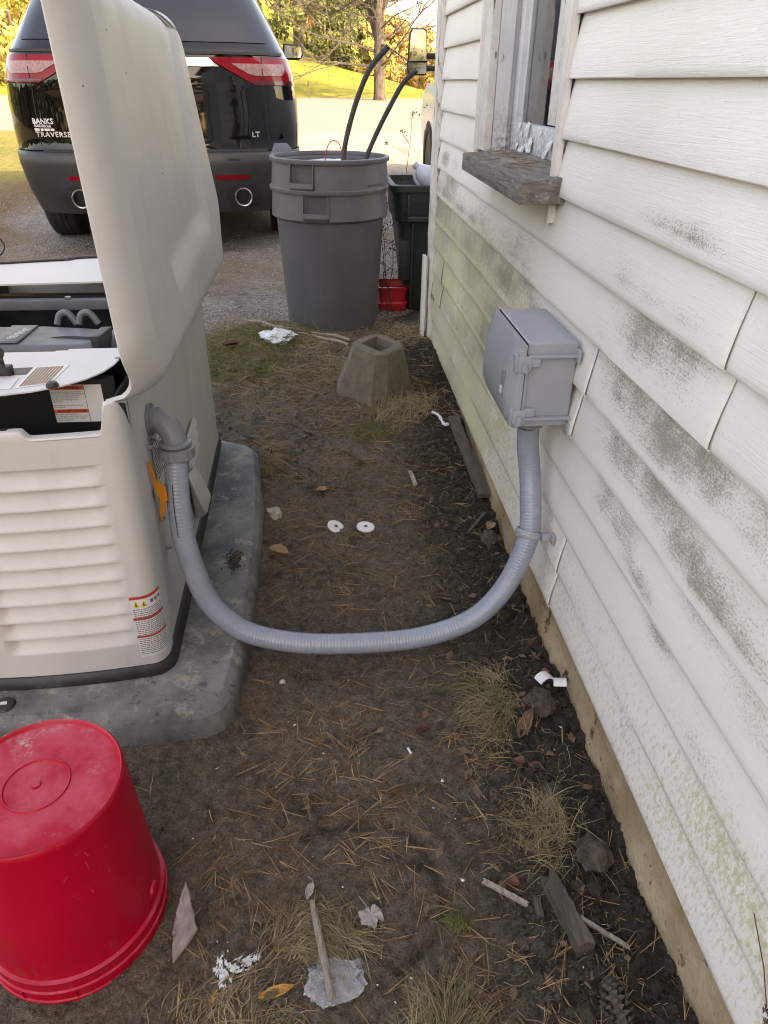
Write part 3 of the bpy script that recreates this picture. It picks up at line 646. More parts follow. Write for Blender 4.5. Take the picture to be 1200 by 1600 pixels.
# plan of the front panel: bowed, turning the right corner
PL = [(-1.06 + .625*k/50, bowy(-1.06 + .625*k/50)) for k in range(51)]
cx, cy = -.436, bowy(-.436)
for k in range(1, 9):
    a = k/8*math.pi/2; PL.append((cx + .040*math.sin(a), cy + .045*(1-math.cos(a))))
PL += [(-.396, cy+.06), (-.3965, cy+.075)]
PL = [Vector((p[0], p[1], 0)) for p in PL]
cum = [0]
for i in range(1, len(PL)): cum.append(cum[-1] + (PL[i]-PL[i-1]).length)
def plan(s):
    s = min(max(s, 0), cum[-1])
    import bisect
    i = min(max(bisect.bisect_right(cum, s)-1, 0), len(PL)-2); f = (s-cum[i])/max(1e-9, cum[i+1]-cum[i]); p = PL[i].lerp(PL[i+1], f)
    a = PL[max(i-1, 0)]; c = PL[min(i+2, len(PL)-1)]; d = (c-a).normalized(); return p, Vector((d.y, -d.x, 0))
def sx(x):   # arc position of an x on the bowed face
    for i in range(len(PL)-1):
        if PL[i].x <= x <= PL[i+1].x: return cum[i] + (x-PL[i].x)/(PL[i+1].x-PL[i].x)*(cum[i+1]-cum[i])
    return cum[-1]
def fpt(s, z, out=0.0):
    p, n = plan(s); return (p.x + n.x*out, p.y + n.y*out, z)
SL = sx(-.437)
def ztop(s):
    z = .704 + .058*sst(SL-.004, SL+.018, s) - .075*sst(SL+.040, cum[-1], s)
    t_ = abs(s - sx(-.612)); z += .016*sst(.045, .03, t_); return z
b = MB(); ns = 150
lz1, lz0 = .640, .172; LX0, LX1 = sx(-.735), sx(-.448)
zs = [Z0, Z0+.004, .12, .14, .16, lz0, .40, lz1, .66, .68, .70]
srows = sorted(set([cum[-1]*k/ns for k in range(ns+1)] + [LX0, LX1]))
V = []; nrow = len(zs)+5
for s in srows:
    zt_ = ztop(s)
    for z in zs: V.append(fpt(s, z if z > Z0+.01 else z))
    V.append(fpt(s, zt_-.006)); V.append(fpt(s, zt_-.001, -.003)); V.append(fpt(s, zt_, -.009)); V.append(fpt(s, zt_-.002, -.024)); V.append(fpt(s, zt_-.03, -.026))
F = []
for a in range(len(srows)-1):
    sm_ = (srows[a]+srows[a+1])/2
    for j in range(nrow-1):
        zm = (zs[j]+zs[j+1])/2 if j < len(zs)-1 else 9
        if LX0 < sm_ < LX1 and lz0 < zm < lz1: continue
        F.append((a*nrow+j, (a+1)*nrow+j, (a+1)*nrow+j+1, a*nrow+j+1))
b.add(V, F); fp = b.build('front_panel', M['beige'], gen, ang=40)
NL = 10; pitch = (lz1-lz0)/NL
for k in range(NL):
    zt_ = lz1 - k*pitch; zbm = zt_-pitch
    prof = [(0.0, 1.0), (-.028, .985), (-.027, .91), (-.018, .62), (-.008, .30), (-.0015, .13), (0.0, .05), (0.0, .0)]
    left = sx(-.735)
    b = MB(); nn = 46; V = []
    for a in range(nn+1):
        s = left + (LX1-left)*a/nn; e = sst(0, .042, LX1-s)*sst(0, .03, s-left)
        for (o, v) in prof: V.append(fpt(s, zbm + v*pitch, o*e))
    m_ = len(prof); F = [(a*m_+j, (a+1)*m_+j, (a+1)*m_+j+1, a*m_+j+1) for a in range(nn) for j in range(m_-1)]
    b.add(V, F); b.build('louver', M['beige'], fp, ang=30)
b = MB(); b.lathe([(0, 0), (.006, 0), (.006, .003), (0, .003)], 12, c=(-.612, bowy(-.612)+.016, .7185)); b.build('fastener_hole', M['black'], fp)
# base rail, bottom trim of the enclosure
b = MB(); V = []
pth = [(p.x, p.y) for p in PL if p.x > -1.06] + [(-.398, 1.5), (-.41, 2.0), (-.422, 2.525), (-1.06, 2.54)]
def offs(o, z): 
    out = []
    for i, (x, y) in enumerate(pth):
        a = Vector(pth[max(0, i-1)]); c = Vector(pth[min(len(pth)-1, i+1)]); d = (c-a).normalized(); out.append((x + d.y*o, y - d.x*o, z))
    return out
rows = [offs(-.03, .112), offs(.004, .110), offs(.012, .100), offs(.014, .085), offs(.014, .078)]
n_ = len(pth); b.add([p for r in rows for p in r], [(r*n_+i, r*n_+i+1, (r+1)*n_+i+1, (r+1)*n_+i) for r in range(len(rows)-1) for i in range(n_-1)])
b.build('base_rail', M['black'], gen)
# side steel panel facing the house
b = MB()
def sidep(u, v):
    y = 1.375 + u*1.15; z = .108 + v*.635; return (-.4005 - .022*u - .002*math.sin(v*3.14), y, z)
b.grid(sidep, 20, 12)
b.add([(-.402, 1.368, .108), (-.402, 1.376, .108), (-.402, 1.376, .743), (-.402, 1.368, .743), (-.440, 1.366, .108), (-.440, 1.366, .743)], [(0, 1, 2, 3), (4, 0, 3, 5)])
b.add([(-.4225, 2.525, .108), (-.4225, 2.525, .743), (-1.06, 2.54, .108), (-1.06, 2.54, .743)], [(0, 2, 3, 1)])
b.box(-1.07, -1.06, 1.36, 2.54, .108, .743)
side = b.build('side_panel', M['beige'], gen)
b = MB(); b.box(-.434, -.4035, 1.3395, 1.368, .11, .735); b.build('corner_gap', M['blacksteel'], gen)
for (y, z) in ((1.505, .586), (1.464, .588), (1.476, .313), (1.465, .402)):
    b = MB(); b.lathe([(0, 0), (.007, 0), (.007, .005), (.0045, .006), (.0045, .012), (0, .012)], 6, M=Matrix.Rotation(R(90), 3, 'Y'), c=(-.4025, y, z)); b.build('bolt', M['steel'], side)
b = MB(); b.box(-.4025, -.4015, 1.50, 1.60, .475, .575); b.build('sticker', M['paperwhite'], side, smooth=False)
b = MB()
for k in range(9): b.box(-.4013, -.4008, 1.508, 1.59-.02*rnd.random(), .483+k*.0095, .4865+k*.0095)
b.build('sticker_print', M['airgrey'], side, smooth=False, kind='stuff')
# orange lever on its bracket
b = MB(); b.box(-.401, -.374, 1.444, 1.468, .462, .492, .002); b.build('lever_bracket', M['steel'], side)
b = MB(); lp = [(-.400, .566), (-.395, .566), (-.388, .520), (-.371, .502), (-.370, .470), (-.376, .462), (-.380, .440), (-.392, .412), (-.394, .415), (-.390, .455), (-.386, .470), (-.394, .484)]
b.prism(lp, lambda p, q_, h: (p, h - .05*(p+.40) , q_), 1.436, 1.441); b.build('lever', M['orange'], side, smooth=False)
# deflector hood with slots
b = MB(); b.hull([(-.403, 1.818, .332), (-.404, 1.939, .298), (-.405, 1.98, .17), (-.404, 1.86, .15), (-.366, 1.944, .190), (-.366, 1.839, .186), (-.384, 1.79, .30), (-.384, 1.92, .272), (-.372, 1.80, .24), (-.39, 1.95, .16)], .006, 2); b.build('deflector_hood', M['beige'], side)
for z in (.405, .37, .335):
    b = MB(); b.hull([(-.4035, 1.87, z+.012), (-.4055, 2.03, z+.014), (-.4035, 1.87, z-.012), (-.4055, 2.03, z-.004), (-.392, 1.875, z-.010), (-.394, 2.02, z-.006)], .001); b.build('vent_slat', M['beige'], side)
# warning sticker on the rounded front corner
s0, s1 = sx(-.452), sx(-.437)+.062
def stk(u, v, o=.0012): return fpt(s0 + (s1-s0)*u, .135 + v*.175, o)
b = MB(); b.grid(lambda u, v: stk(u, v), 20, 2); sk = b.build('warning_sticker', M['paperwhite'], fp)
for v0, v1 in ((.955, 1.0), (.62, .665), (.33, .365)):
    b = MB(); b.grid(lambda u, v: stk(u, v0+(v1-v0)*v, .0017), 20, 1); b.build('red_band', M['redink'], sk)
b = MB()
for vtop, nrow_ in ((.80, 6), (.60, 8), (.31, 9)):
    for k in range(nrow_):
        v = vtop - k*.031; u = .04
        while u < .93:
            w = rnd.uniform(.03, .11); ue = min(.96, u+w)
            b.grid(lambda uu, vv: stk(u+(ue-u)*uu, v-.012*vv, .0018), 3, 1); u = ue + .022
for k in range(3): b.grid(lambda uu, vv: stk(.56+k*.14+.09*uu, .86+.05*vv, .0018), 2, 1)
b.build('fine_print', M['airgrey'], sk, smooth=False, kind='stuff')
for u in (.16, .37):
    b = MB(); b.add([stk(u-.09, .83, .0018), stk(u, .83, .0018), stk(u+.09, .83, .0018), stk(u, .93, .0018)], [(0, 1, 3), (1, 2, 3)]); hz = b.build('hazard_triangle', M['yellowink'], sk, smooth=False)
    b = MB(); b.add([stk(u-.02, .845, .0022), stk(u+.02, .845, .0022), stk(u+.012, .895, .0022), stk(u-.012, .895, .0022)], [(0, 1, 2, 3)]); b.build('hazard_mark', M['ink'], hz, smooth=False)
# inside: dark well, decks, black wall with the warning sticker
b = MB(); b.box(-1.05, -.43, 1.46, 2.50, .40, .42); b.box(-1.055, -1.045, 1.46, 2.50, .42, .74); b.box(-.437, -.430, 1.38, 2.50, .42, .735); b.box(-1.05, -.44, 2.20, 2.23, .42, .74); b.box(-1.05, -.44, 1.545, 1.56, .42, .765)
b.box(-1.05, -.44, 1.425, 1.445, .30, .765); b.build('well', M['blacksteel'], gen, smooth=False)
FE = [(-1.06, 1.36), (-.95, 1.315), (-.85, 1.298), (-.73, 1.294), (-.62, 1.304), (-.56, 1.322), (-.51, 1.35), (-.475, 1.385), (-.452, 1.425), (-.440, 1.47), (-.438, 1.50), (-.448, 1.503), (-.448, 1.515), (-.437, 1.517), (-.437, 1.575), (-.56, 1.572), (-.562, 1.562), (-.585, 1.562), (-.587, 1.556), (-1.06, 1.55)]
b = MB(); b.prism(FE, lambda p, q_, h: (p, q_, h + .004), .774, .777); dk = b.build('front_deck', M['deck'], gen, smooth=False)
b = MB(); b.prism([(-1.06, 2.16), (-.60, 2.20), (-.45, 2.22), (-.45, 2.50), (-.72, 2.52), (-.80, 2.505), (-.84, 2.475), (-.87, 2.47), (-1.06, 2.42)], lambda p, q_, h: (p, q_, h), .776, .781); b.build('rear_deck', M['deck'], gen, smooth=False)
b = MB(); b.tube([(-1.06, 2.425, .784), (-.87, 2.475, .784), (-.84, 2.48, .784), (-.80, 2.51, .784), (-.72, 2.525, .784), (-.45, 2.505, .784)], .004, 6); b.build('edge_seal', M['black'], gen)
b = MB(); b.lathe([(0, 0), (.010, 0), (.010, .004), (.006, .009), (0, .010)], 10, c=(-.826, 2.49, .781)); b.build('deck_plug', M['black'], gen)
b = MB(); b.box(-1.05, -.44, 2.13, 2.155, .715, .745, .004); bar = b.build('cross_bar', M['airgrey'], gen)
for x in (-.955, -.735):
    b = MB(); b.lathe([(0, 0), (.009, 0), (.009, .006), (.005, .007), (.005, .0), (.0, .0)], 6, c=(x, 2.14, .746)); b.build('bolt', M['steel'], bar)
# air cleaner cover
AX = -1.06
b = MB(); b.hull([(-1.06, 1.735, .66), (-.55, 1.715, .66), (-1.06, 1.76, .735), (-.60, 1.745, .735), (-.565, 1.73, .725), (-1.06, 1.885, .742), (-.72, 1.885, .742), (-.66, 1.87, .737), (-.50, 1.86, .735), (-.50, 1.86, .66), (-1.06, 1.9, .66)], .006, 2); ac = b.build('air_cleaner', M['airgrey'], gen)
b = MB(); b.box(-1.05, -.52, 1.735, 1.88, .44, .665); b.build('engine_block', M['blacksteel'], gen, smooth=False)
b = MB(); b.hull([(-.80, 1.755, .7385), (-.745, 1.755, .7385), (-.80, 1.88, .746), (-.735, 1.88, .746), (-.80, 1.88, .740), (-.735, 1.88, .740), (-.79, 1.76, .742), (-.75, 1.76, .742)], .001); b.build('raised_panel', M['airgrey'], ac)
b = MB(); b.hull([(-.68, 1.795, .7385), (-.56, 1.782, .7365), (-.56, 1.790, .7365), (-.68, 1.80, .7385), (-.64, 1.795, .7425), (-.57, 1.787, .741)]); b.build('groove', M['blacksteel'], ac)
put_text('lettering', 'GENERAC', .030, lambda u, v: (-.775 + v*.9 + u*.12, 1.765 + u*.62, .7465 + .0), M['deck'], ac, space=1.02)
b = MB(); b.hull([(-.565, 1.74, .68), (-.53, 1.74, .68), (-.555, 1.83, .68), (-.535, 1.83, .755), (-.56, 1.82, .757), (-.57, 1.745, .755), (-.545, 1.74, .757)], .003); b.build('bracket', M['black'], gen)
for x in (-.70, -.645):
    b = MB(); b.tube(catmull([(x, 1.915, .735), (x+.008, 1.925, .758), (x+.03, 1.925, .762), (x+.05, 1.92, .735)], 5), .009, 8); b.build('hose_loop', M['airgrey'], gen)
# stickers, latch, knob on the front deck
def flat(name, poly, z, mat, parent): 
    b = MB(); b.prism(poly, lambda p, q_, h: (p, q_, h), z, z+.0006); return b.build(name, mat, parent, smooth=False)
lb = flat('instruction_label', [(-.595, 1.335), (-.535, 1.36), (-.530, 1.468), (-.598, 1.455)], .7815, M['paperwhite'], dk)
b = MB()
for k in range(9):
    f = .06 + k*.1; b.prism([(-.593+.056*f*0+.058*f, 1.343+.020*f), (-.589+.058*f, 1.345+.02*f), (-.590+.060*f, 1.452+.008*f), (-.594+.060*f, 1.450+.008*f)], lambda p, q_, h: (p, q_, h), .7823, .7826)
b.build('label_stripe', M['tan_leaf'], lb, smooth=False, kind='stuff')
lb2 = flat('diagram_label', [(-.72, 1.315), (-.602, 1.335), (-.606, 1.395), (-.72, 1.375)], .7816, M['paperwhite'], dk)
b = MB(); b.prism([(-.66, 1.345), (-.63, 1.372), (-.655, 1.385), (-.685, 1.37)], lambda p, q_, h: (p, q_, h), .7824, .7828); b.build('label_diagram', M['jug'], lb2, smooth=False)
flat('latch_slot', [(-.70, 1.40), (-.598, 1.415), (-.594, 1.455), (-.70, 1.445)], .7813, M['black'], dk)
b = MB(); b.box(-.66, -.625, 1.405, 1.425, .782, .80, .002); b.box(-.653, -.633, 1.403, 1.411, .80, .822, .002); b.lathe([(.006, 0), (.014, 0), (.014, .006), (.006, .006), (.006, 0)], 14, M=Matrix.Rotation(R(90), 3, 'X'), c=(-.643, 1.412, .828)); b.lathe([(.005, 0), (.010, 0), (.010, .006), (.005, .006), (.005, 0)], 12, M=Matrix.Rotation(R(90), 3, 'X'), c=(-.668, 1.40, .795)); b.build('lid_latch', M['black'], dk)
b = MB(); b.box(-.65, -.638, 1.400, 1.403, .804, .818); b.build('latch_plate', M['steel'], dk)
b = MB(); b.lathe([(0, 0), (.012, 0), (.012, .003), (.009, .009), (0, .011)], 16, c=(-.527, 1.345, .781)); b.build('deck_plug', M['black'], dk)
# warning sticker on the dark inner wall
def ws(u, v): return (-.566 + u*.104, 1.4235, .672 + v*.082)
b = MB(); b.add([ws(0, 0), ws(1, 0), ws(1, 1), ws(0, 1)], [(0, 1, 2, 3)]); wk = b.build('warning_sticker', M['paperwhite'], gen, smooth=False)
for v0, v1 in ((.87, .985), (.25, .355)):
    b = MB(); b.add([(p[0], p[1]-.0006, p[2]) for p in (ws(.0, v0), ws(.66, v0), ws(.66, v1), ws(.0, v1))], [(0, 1, 2, 3)]); b.build('orange_band', M['orangeink'], wk, smooth=False)
b = MB(); b.box(-.4972, -.4966, 1.4226, 1.4230, .672, .754); b.build('divider', M['ink'], wk, smooth=False)
tw = lambda du, dv: (lambda u, v: (-.566+du+u, 1.4224, .672+dv+v))
put_text('heading', 'WARNING', .0095, tw(.014, .0735), M['ink'], wk, bold=.0002)
put_text('heading', 'ADVERTENCIA', .0088, tw(.007, .0222), M['ink'], wk, bold=.0002)
put_text('paragraph', 'Risk of electric shock. The neutral\nconductor must be bonded to ground\nin accordance with any national\nelectrical code. This unit shall\nnot be used in floating output\napplications.\n \nReinstallation of panel is required\nafter service.', .0043, tw(.002, .066), M['ink'], wk, line=.98)
put_text('paragraph', 'Riesgo de descarga electrica.\nEl conductor neutro debe conectarse\na tierra de acuerdo con el codigo\nelectrico nacional.', .0043, tw(.002, .0165), M['ink'], wk, line=.98)

# the open lid, standing on its hinge along the house side
def lid_x(y, z):
    s = min(max((y-1.3)/1.2, -.1), 1.1); return -.320 - (.020+.070*s)*(z-.75)/.65
ZB, ZT = .742, 1.475
def lid_plan(z):
    fz = (z-.75)/.65
    yA = 1.375 + .03*max(0, fz-.55) + .06*sst(.16, 0, z-ZB)
    yB = 1.725 - .42*fz*.60 + .0
    yR = 2.40 - .10*fz + .36*fz*fz
    return yA, yB, yR, 2.51 + .21*sst(0, .32, fz) + .06*max(0, fz-.3) - .12*sst(.95, 1.12, fz)
def lid_pt(a, z):
    """a runs 0..1 round the plan, near back edge to far back edge"""
    yA, yB, yR, yF = lid_plan(z)
    keys = [(0.0, None, 0), (.10, None, 0), (.16, yA, 0), (.40, yB, 0), (.45, yB+.035, 1), (.78, yR-.045, 1), (.83, yR, 0), (.93, yF-.03, 0), (1.0, yF, 0)]
    zr0, zr1 = .862, 1.60                       # recess: bevelled at its foot
    rise = (z - (zr0 + .0))
    if a <= .16:
        f = a/.16; x0 = lid_x(1.30, z) - .052; xA = lid_x(yA, z)
        y0_ = 1.300 + .05*sst(.12, 0, z-ZB)
        f2 = f; p = Vector((x0 + (xA-x0)*f2, y0_ + (yA-y0_)*f2**1.25, z)); bul = .010*math.sin(math.pi*f2); p.x += bul*.6; p.y -= bul; return p
    for i in range(2, len(keys)-1):
        if a <= keys[i+1][0]:
            f = (a-keys[i][0])/(keys[i+1][0]-keys[i][0]); y = keys[i][1] + (keys[i+1][1]-keys[i][1])*f; dp = keys[i][2] + (keys[i+1][2]-keys[i][2])*f; break
    else: y = yF; dp = 0
    low = zr0 + .02*(0 if y < 1.7 else (y-1.7)/.7)  # lower edge of the recess
    d = dp*sst(low, low+.085, z)
    x = lid_x(y, z) - .020*d
    # far edge rolls back
    e = max(0, (a-.90)/.10); x -= .065*e**2.4
    return Vector((x, y, z))
zl = [ZB+(ZT-ZB)*k/74 for k in range(75)]
al_ = sorted(set([k/90 for k in range(91)] + [.16, .40, .45, .78, .83, .93, .155, .165, .395, .405, .445, .455, .775, .785, .825, .835]))
b = MB(); V = []
def roll(p, z):
    eb = max(0, 1-(z-ZB)/.060); et = max(0, 1-(ZT-z)/.075)
    p = p.copy(); p.x -= .060*(1-math.sqrt(max(0, 1-eb*eb))) + .085*(1-math.sqrt(max(0, 1-et*et))); return p
for z in zl:
    for a in al_: V.append(roll(lid_pt(a, z), z))
n_ = len(al_); F = [(j*n_+i, j*n_+i+1, (j+1)*n_+i+1, (j+1)*n_+i) for j in range(len(zl)-1) for i in range(n_-1)]
b.add(V, F)
# inner skin and rim
V = []
for z in zl:
    for a in al_:
        p = roll(lid_pt(a, z), z); p = Vector((p.x-.005, 1.93 + (p.y-1.93)*.988, ZB + (p.z-ZB)*.985 + .005)); V.append(p)
b.add(V, [f[::-1] for f in F]); nV = n_*len(zl)
rim = [i for i in range(n_)] + [j*n_+n_-1 for j in range(1, len(zl))] + [(len(zl)-1)*n_+i for i in range(n_-2, -1, -1)] + [j*n_ for j in range(len(zl)-2, 0, -1)]
b.F += [(rim[i], rim[(i+1) % len(rim)], rim[(i+1) % len(rim)]+nV, rim[i]+nV) for i in range(len(rim))]
lid = b.build('lid', M['beige'], gen, ang=32)
for (a, z) in ((.07, 1.28), (.5, 1.30), (.62, .98), (.86, .95), (.36, 1.36), (.81, 1.12), (.80, 1.02), (.84, 1.2), (.56, 1.1), (.3, .93), (.66, .87)):
    p = roll(lid_pt(a, z), z); b = MB(); _q = rnd.uniform(.0009, .0019); b.lathe([(0, 0), (_q, 0), (_q*.8, .0008), (0, .0010)], 8, M=Matrix.Rotation(R(90), 3, 'Y'), c=p); b.build('speck', M['ink'], lid)
# pad
pad = thing('generator_pad', 'dusty black plastic pad under the generator', 'pad', (-.73, 1.9, 0))
OUT = [(-1.25, 1.172), (-.46, 1.168), (-.36, 1.166), (-.318, 1.172), (-.282, 1.192), (-.262, 1.222), (-.250, 1.36), (-.240, 1.50), (-.240, 1.80), (-.250, 2.1), (-.280, 2.43), (-.292, 2.48), (-.325, 2.52), (-.40, 2.56), (-.46, 2.58), (-1.25, 2.64)]
cxp, cyp = -.75, 1.88
def padring(k, z): return [(cxp + (x-cxp)*(1+k/abs(x-cxp) if abs(x-cxp) > .05 else 1), cyp + (y-cyp)*(1+k/abs(y-cyp)), z) for (x, y) in OUT]
rows = [padring(.024, -.06), padring(.020, .020), padring(.014, .058), padring(.011, .063), padring(.001, .0805), padring(-.002, .083), padring(-.02, .083)]
n_ = len(OUT); b = MB(); b.add([p for r in rows for p in r], [(r*n_+i, r*n_+(i+1) % n_, (r+1)*n_+(i+1) % n_, (r+1)*n_+i) for r in range(len(rows)-1) for i in range(n_)] + [tuple(range((len(rows)-1)*n_, len(rows)*n_))])
b.build('slab', M['pad'], pad, ang=24)
b = MB(); b.lathe([(0, .007), (.012, .0075), (.02, .006), (.024, 0)], 20, c=(-.745, 1.205, .083)); b.build('plug', M['black'], pad)
b = MB(); b.hull([(-.753, 1.20, .0905), (-.737, 1.20, .0905), (-.753, 1.208, .0915), (-.74, 1.21, .0915), (-.745, 1.205, .093)]); b.build('plug_mark', M['badge'], pad)
b = MB()
for k in range(260):   # earth spilt on the pad edge
    a, r = rnd.uniform(0, 6.28), abs(rnd.gauss(0, .03)); x, y = -.285 + r*math.cos(a)*.5, 1.74 + r*math.sin(a); s = rnd.uniform(.002, .006)
    b.hull([(x+rnd.uniform(-s, s), y+rnd.uniform(-s, s), .083+rnd.uniform(0, s*1.3)) for _ in range(7)])
tag(b.build('spilt_soil', M['clod']), 'small heap of earth spilt on the pad edge', 'soil', kind='stuff')

# ------------------------------------------------------------------ red bucket, upside down
bk = thing('bucket', 'red plastic bucket standing upside down in the near left corner', 'bucket', (-.475, .772, 0)); bz = ground_z(-.475, .772)-.030
H = .382
prof = [(.1505, .0), (.153, .001), (.1555, .004), (.1555, .012), (.1525, .014), (.1525, .024), (.1545, .026), (.1545, .032), (.1520, .034), (.1515, .048), (.1535, .050), (.1535, .056), (.1505, .058), (.1500, .072), (.1510, .074), (.1510, .080), (.1450, .082), (.1440, .10), (.1325, H-.012), (.1315, H-.004), (.1285, H), (.1265, H-.001), (.1245, H-.006), (.123, H-.0075)]
prof = [(r_, z_) for r_, z_ in prof]
b = MB(); b.lathe(prof + [(.08, H-.007), (.052, H-.0068), (.0505, H-.0045), (.0485, H-.0045), (.047, H-.007), (.008, H-.007), (.007, H-.004), (.0, H-.004)], 96, c=(-.475, .772, bz)); bb = b.build('shell', M['red'], bk, ang=42)
for az in (2.85, -.13):
    c_ = Vector((-.475 + .149*math.cos(az), .772 + .149*math.sin(az), bz+.108)); q = Vector((math.cos(az), math.sin(az), 0)).to_track_quat('Z', 'Y').to_matrix()
    b = MB(); b.lathe([(0, -.010), (.015, -.010), (.014, -.002), (.010, .0), (.006, -.002), (.0, -.002)], 20, c=c_, M=q); b.build('handle_lug', M['red'], bk)
b = MB(); b.tube([(-.475 + .158*math.cos(a), .772 + .158*math.sin(a), bz+.006+.016*math.sin((a+.13)*1.0)**2) for a in [-.13 + (2.98)*k/40 for k in range(41)]], .0022, 6); b.build('handle', M['steel'], bk)
for k in range(7):
    a = -1.9 + k*.28; p0 = Vector((-.475 + .1535*math.cos(a), .772 + .1535*math.sin(a), bz+.035)); b = MB(); b.tube([p0, p0 + Vector((-.002, -.001, .020))], .0016, 5); 
    if k % 2 == 0: b.build('mould_rib', M['red'], bk)

# ------------------------------------------------------------------ trash cans
def brute(name, label, cx, cy, z0, h, rb, rt, az_h, body=True, rim_r=.012):
    o = thing(name, label, 'trash can', (cx, cy, z0), 0, 'nested grey trash cans')
    zt = z0 + h; zband = zt - .155; rs = rb + (rt-rb)*(zband-z0)/h
    pr = [(0, z0+.012), (rb*.9, z0+.010), (rb*.985, z0), (rb, z0+.01), (rs-.004, zband-.004), (rs-.002, zband), (rs+.015, zband+.008), (rs+.020, zband+.014), (rt, zt-.03), (rt, zt-.012), (rt-.003, zt-.012), (rs-.004, zt-.03), (rs-.006, zband), (rb-.008, z0+.06), (0, z0+.055)]
    def hnd(p, w):
        if p.z < zband + .006 or p.z > zt-.014 or math.hypot(p.x, p.y) < rs+.004: return p
        for s_ in (0, math.pi):
            d_ = abs((w - az_h - s_ + math.pi) % (2*math.pi) - math.pi)
            if d_ < .185: k_ = (rs+.001)/math.hypot(p.x, p.y); return Vector((p.x*k_, p.y*k_, p.z))
        return p
    b = MB(); b.lathe(pr, 160, c=(cx, cy, 0), fn=hnd); b.build('body', M['trash'], o, ang=30)
    b = MB(); b.lathe([(rt+.001, zt-.020), (rt+.011, zt-.020), (rt+.013, zt-.014), (rt+.013, zt-.003), (rt+.010, zt), (rt-.010, zt), (rt-.012, zt-.006), (rt-.011, zt-.018)], 96, c=(cx, cy, 0)); b.build('rim', M['trash'], o, ang=30)
    for s in (0, math.pi):
        az = az_h + s; b = MB(); hw = .20
        def P(da, r, z): return (cx + r*math.cos(az+da), cy + r*math.sin(az+da), z)
        za, zc = zband+.030, zt-.020
        ro = rt+.022
        for da in (-hw, hw):   # two webs
            e = .010 if da > 0 else -.010; V = []
            for d2 in (0, e):
                V += [P(da+d2, rs-.002, zc), P(da+d2, rt+.010, zc), P(da+d2, ro, za+.03), P(da+d2, ro, za), P(da+d2, rs-.002, za-.020)]
            b.add(V, [(0, 1, 2, 3, 4), (9, 8, 7, 6, 5)] + [(i, (i+1) % 5, 5+(i+1) % 5, 5+i) for i in range(5)])
        nn = 8; V = []
        for k in range(nn+1):
            da = -hw + 2*hw*k/nn; V += [P(da, ro, za+.022), P(da, ro+.002, za), P(da, rs+.016, za-.022), P(da, rs+.010, za-.010), P(da, ro-.008, za+.020)]
        b.add(V, [(k*5+j, k*5+(j+1) % 5, (k+1)*5+(j+1) % 5, (k+1)*5+j) for k in range(nn) for j in range(5)])
        b.build('handle', M['trash'], o, ang=30)
    return o
can_a = brute('trash_can', 'lower grey ribbed trash can standing on the ground with another nested in it', .050, 4.085, .115, .715, .250, .298, R(-104))
b = MB()
for a in (R(-100), R(-72), R(-130)): b.tube([(.050 + (.2535+.025*(z-.115)/.56)*math.cos(a), 4.085 + (.2535+.025*(z-.115)/.56)*math.sin(a), z) for z in (.32, .45, .60, .665)], .0016, 5)
b.build('mould_line', M['trash'], can_a)
can_b = brute('trash_can', 'upper grey trash can holding two black hoses', .054, 4.09, .250, .714, .246, .296, R(-118))
b = MB(); b.lathe([(0, .926), (.12, .930), (.2, .926), (.272, .915)], 40, c=(.054, 4.09, 0), fn=lambda p, w: Vector((p.x, p.y, p.z + .018*noise.noise(Vector((p.x*9, p.y*9, 0))) + .03*max(0, -p.x-.02)))); rb_ = b.build('rubbish_bag', M['jug'], None)
tag(rb_, 'pale crumpled plastic filling the upper grey trash can', 'plastic bag')
b = MB(); V, F = text_mesh('amazonbasics', .020); b.add([(.054 + .3055*math.cos(-.93+v.x/.3), 4.09 + .3055*math.sin(-.93+v.x/.3), .842+v.y) for v in V], F); b.build('lettering', M['black'], can_b, smooth=False)
b = MB(); b.hull([(-.26, 4.27, .95), (-.20, 4.24, .955), (-.235, 4.30, 1.005), (-.17, 4.33, 1.005), (-.13, 4.36, .96), (-.22, 4.36, .955)], .004); b.build('rim_flap', M['trash'], can_b)
for (pts, rr, lab) in (([(.120, 4.06, .80), (.128, 4.09, .962), (.157, 4.11, 1.087), (.207, 4.12, 1.228), (.270, 4.12, 1.351), (.354, 4.11, 1.436)], .0130, 'taller black rubber hose curving out of the grey trash can'),
                       ([(.20, 4.12, .82), (.25, 4.15, .952), (.307, 4.15, 1.071), (.372, 4.15, 1.187), (.435, 4.15, 1.285), (.498, 4.15, 1.340)], .0122, 'shorter black rubber hose with green tip in the grey trash can')):
    hs = thing('rubber_hose', lab, 'hose', pts[0], 0, 'hoses standing in the trash can'); pp = catmull(pts, 8)
    b = MB(); b.tube(pp, [rr*(1+.03*math.sin(i*.9)) for i in range(len(pp))], 14); b.build('hose', M['rubberhose'], hs)
    b = MB(); b.tube([pp[-3], pp[-1] + (pp[-1]-pp[-2])*.2], rr*1.06, 14); b.build('end', M['green'] if 'green' in lab else M['rubberhose'], hs)
b = MB(); b.tube(catmull([(.03, 4.02, .90), (.035, 4.02, .975), (.06, 4.02, 1.03), (.10, 4.03, 1.025), (.12, 4.04, .97)], 8), .0025, 6); tag(b.build('wire', M['redtote']), 'thin dark red wire arching out of the upper trash can', 'wire')
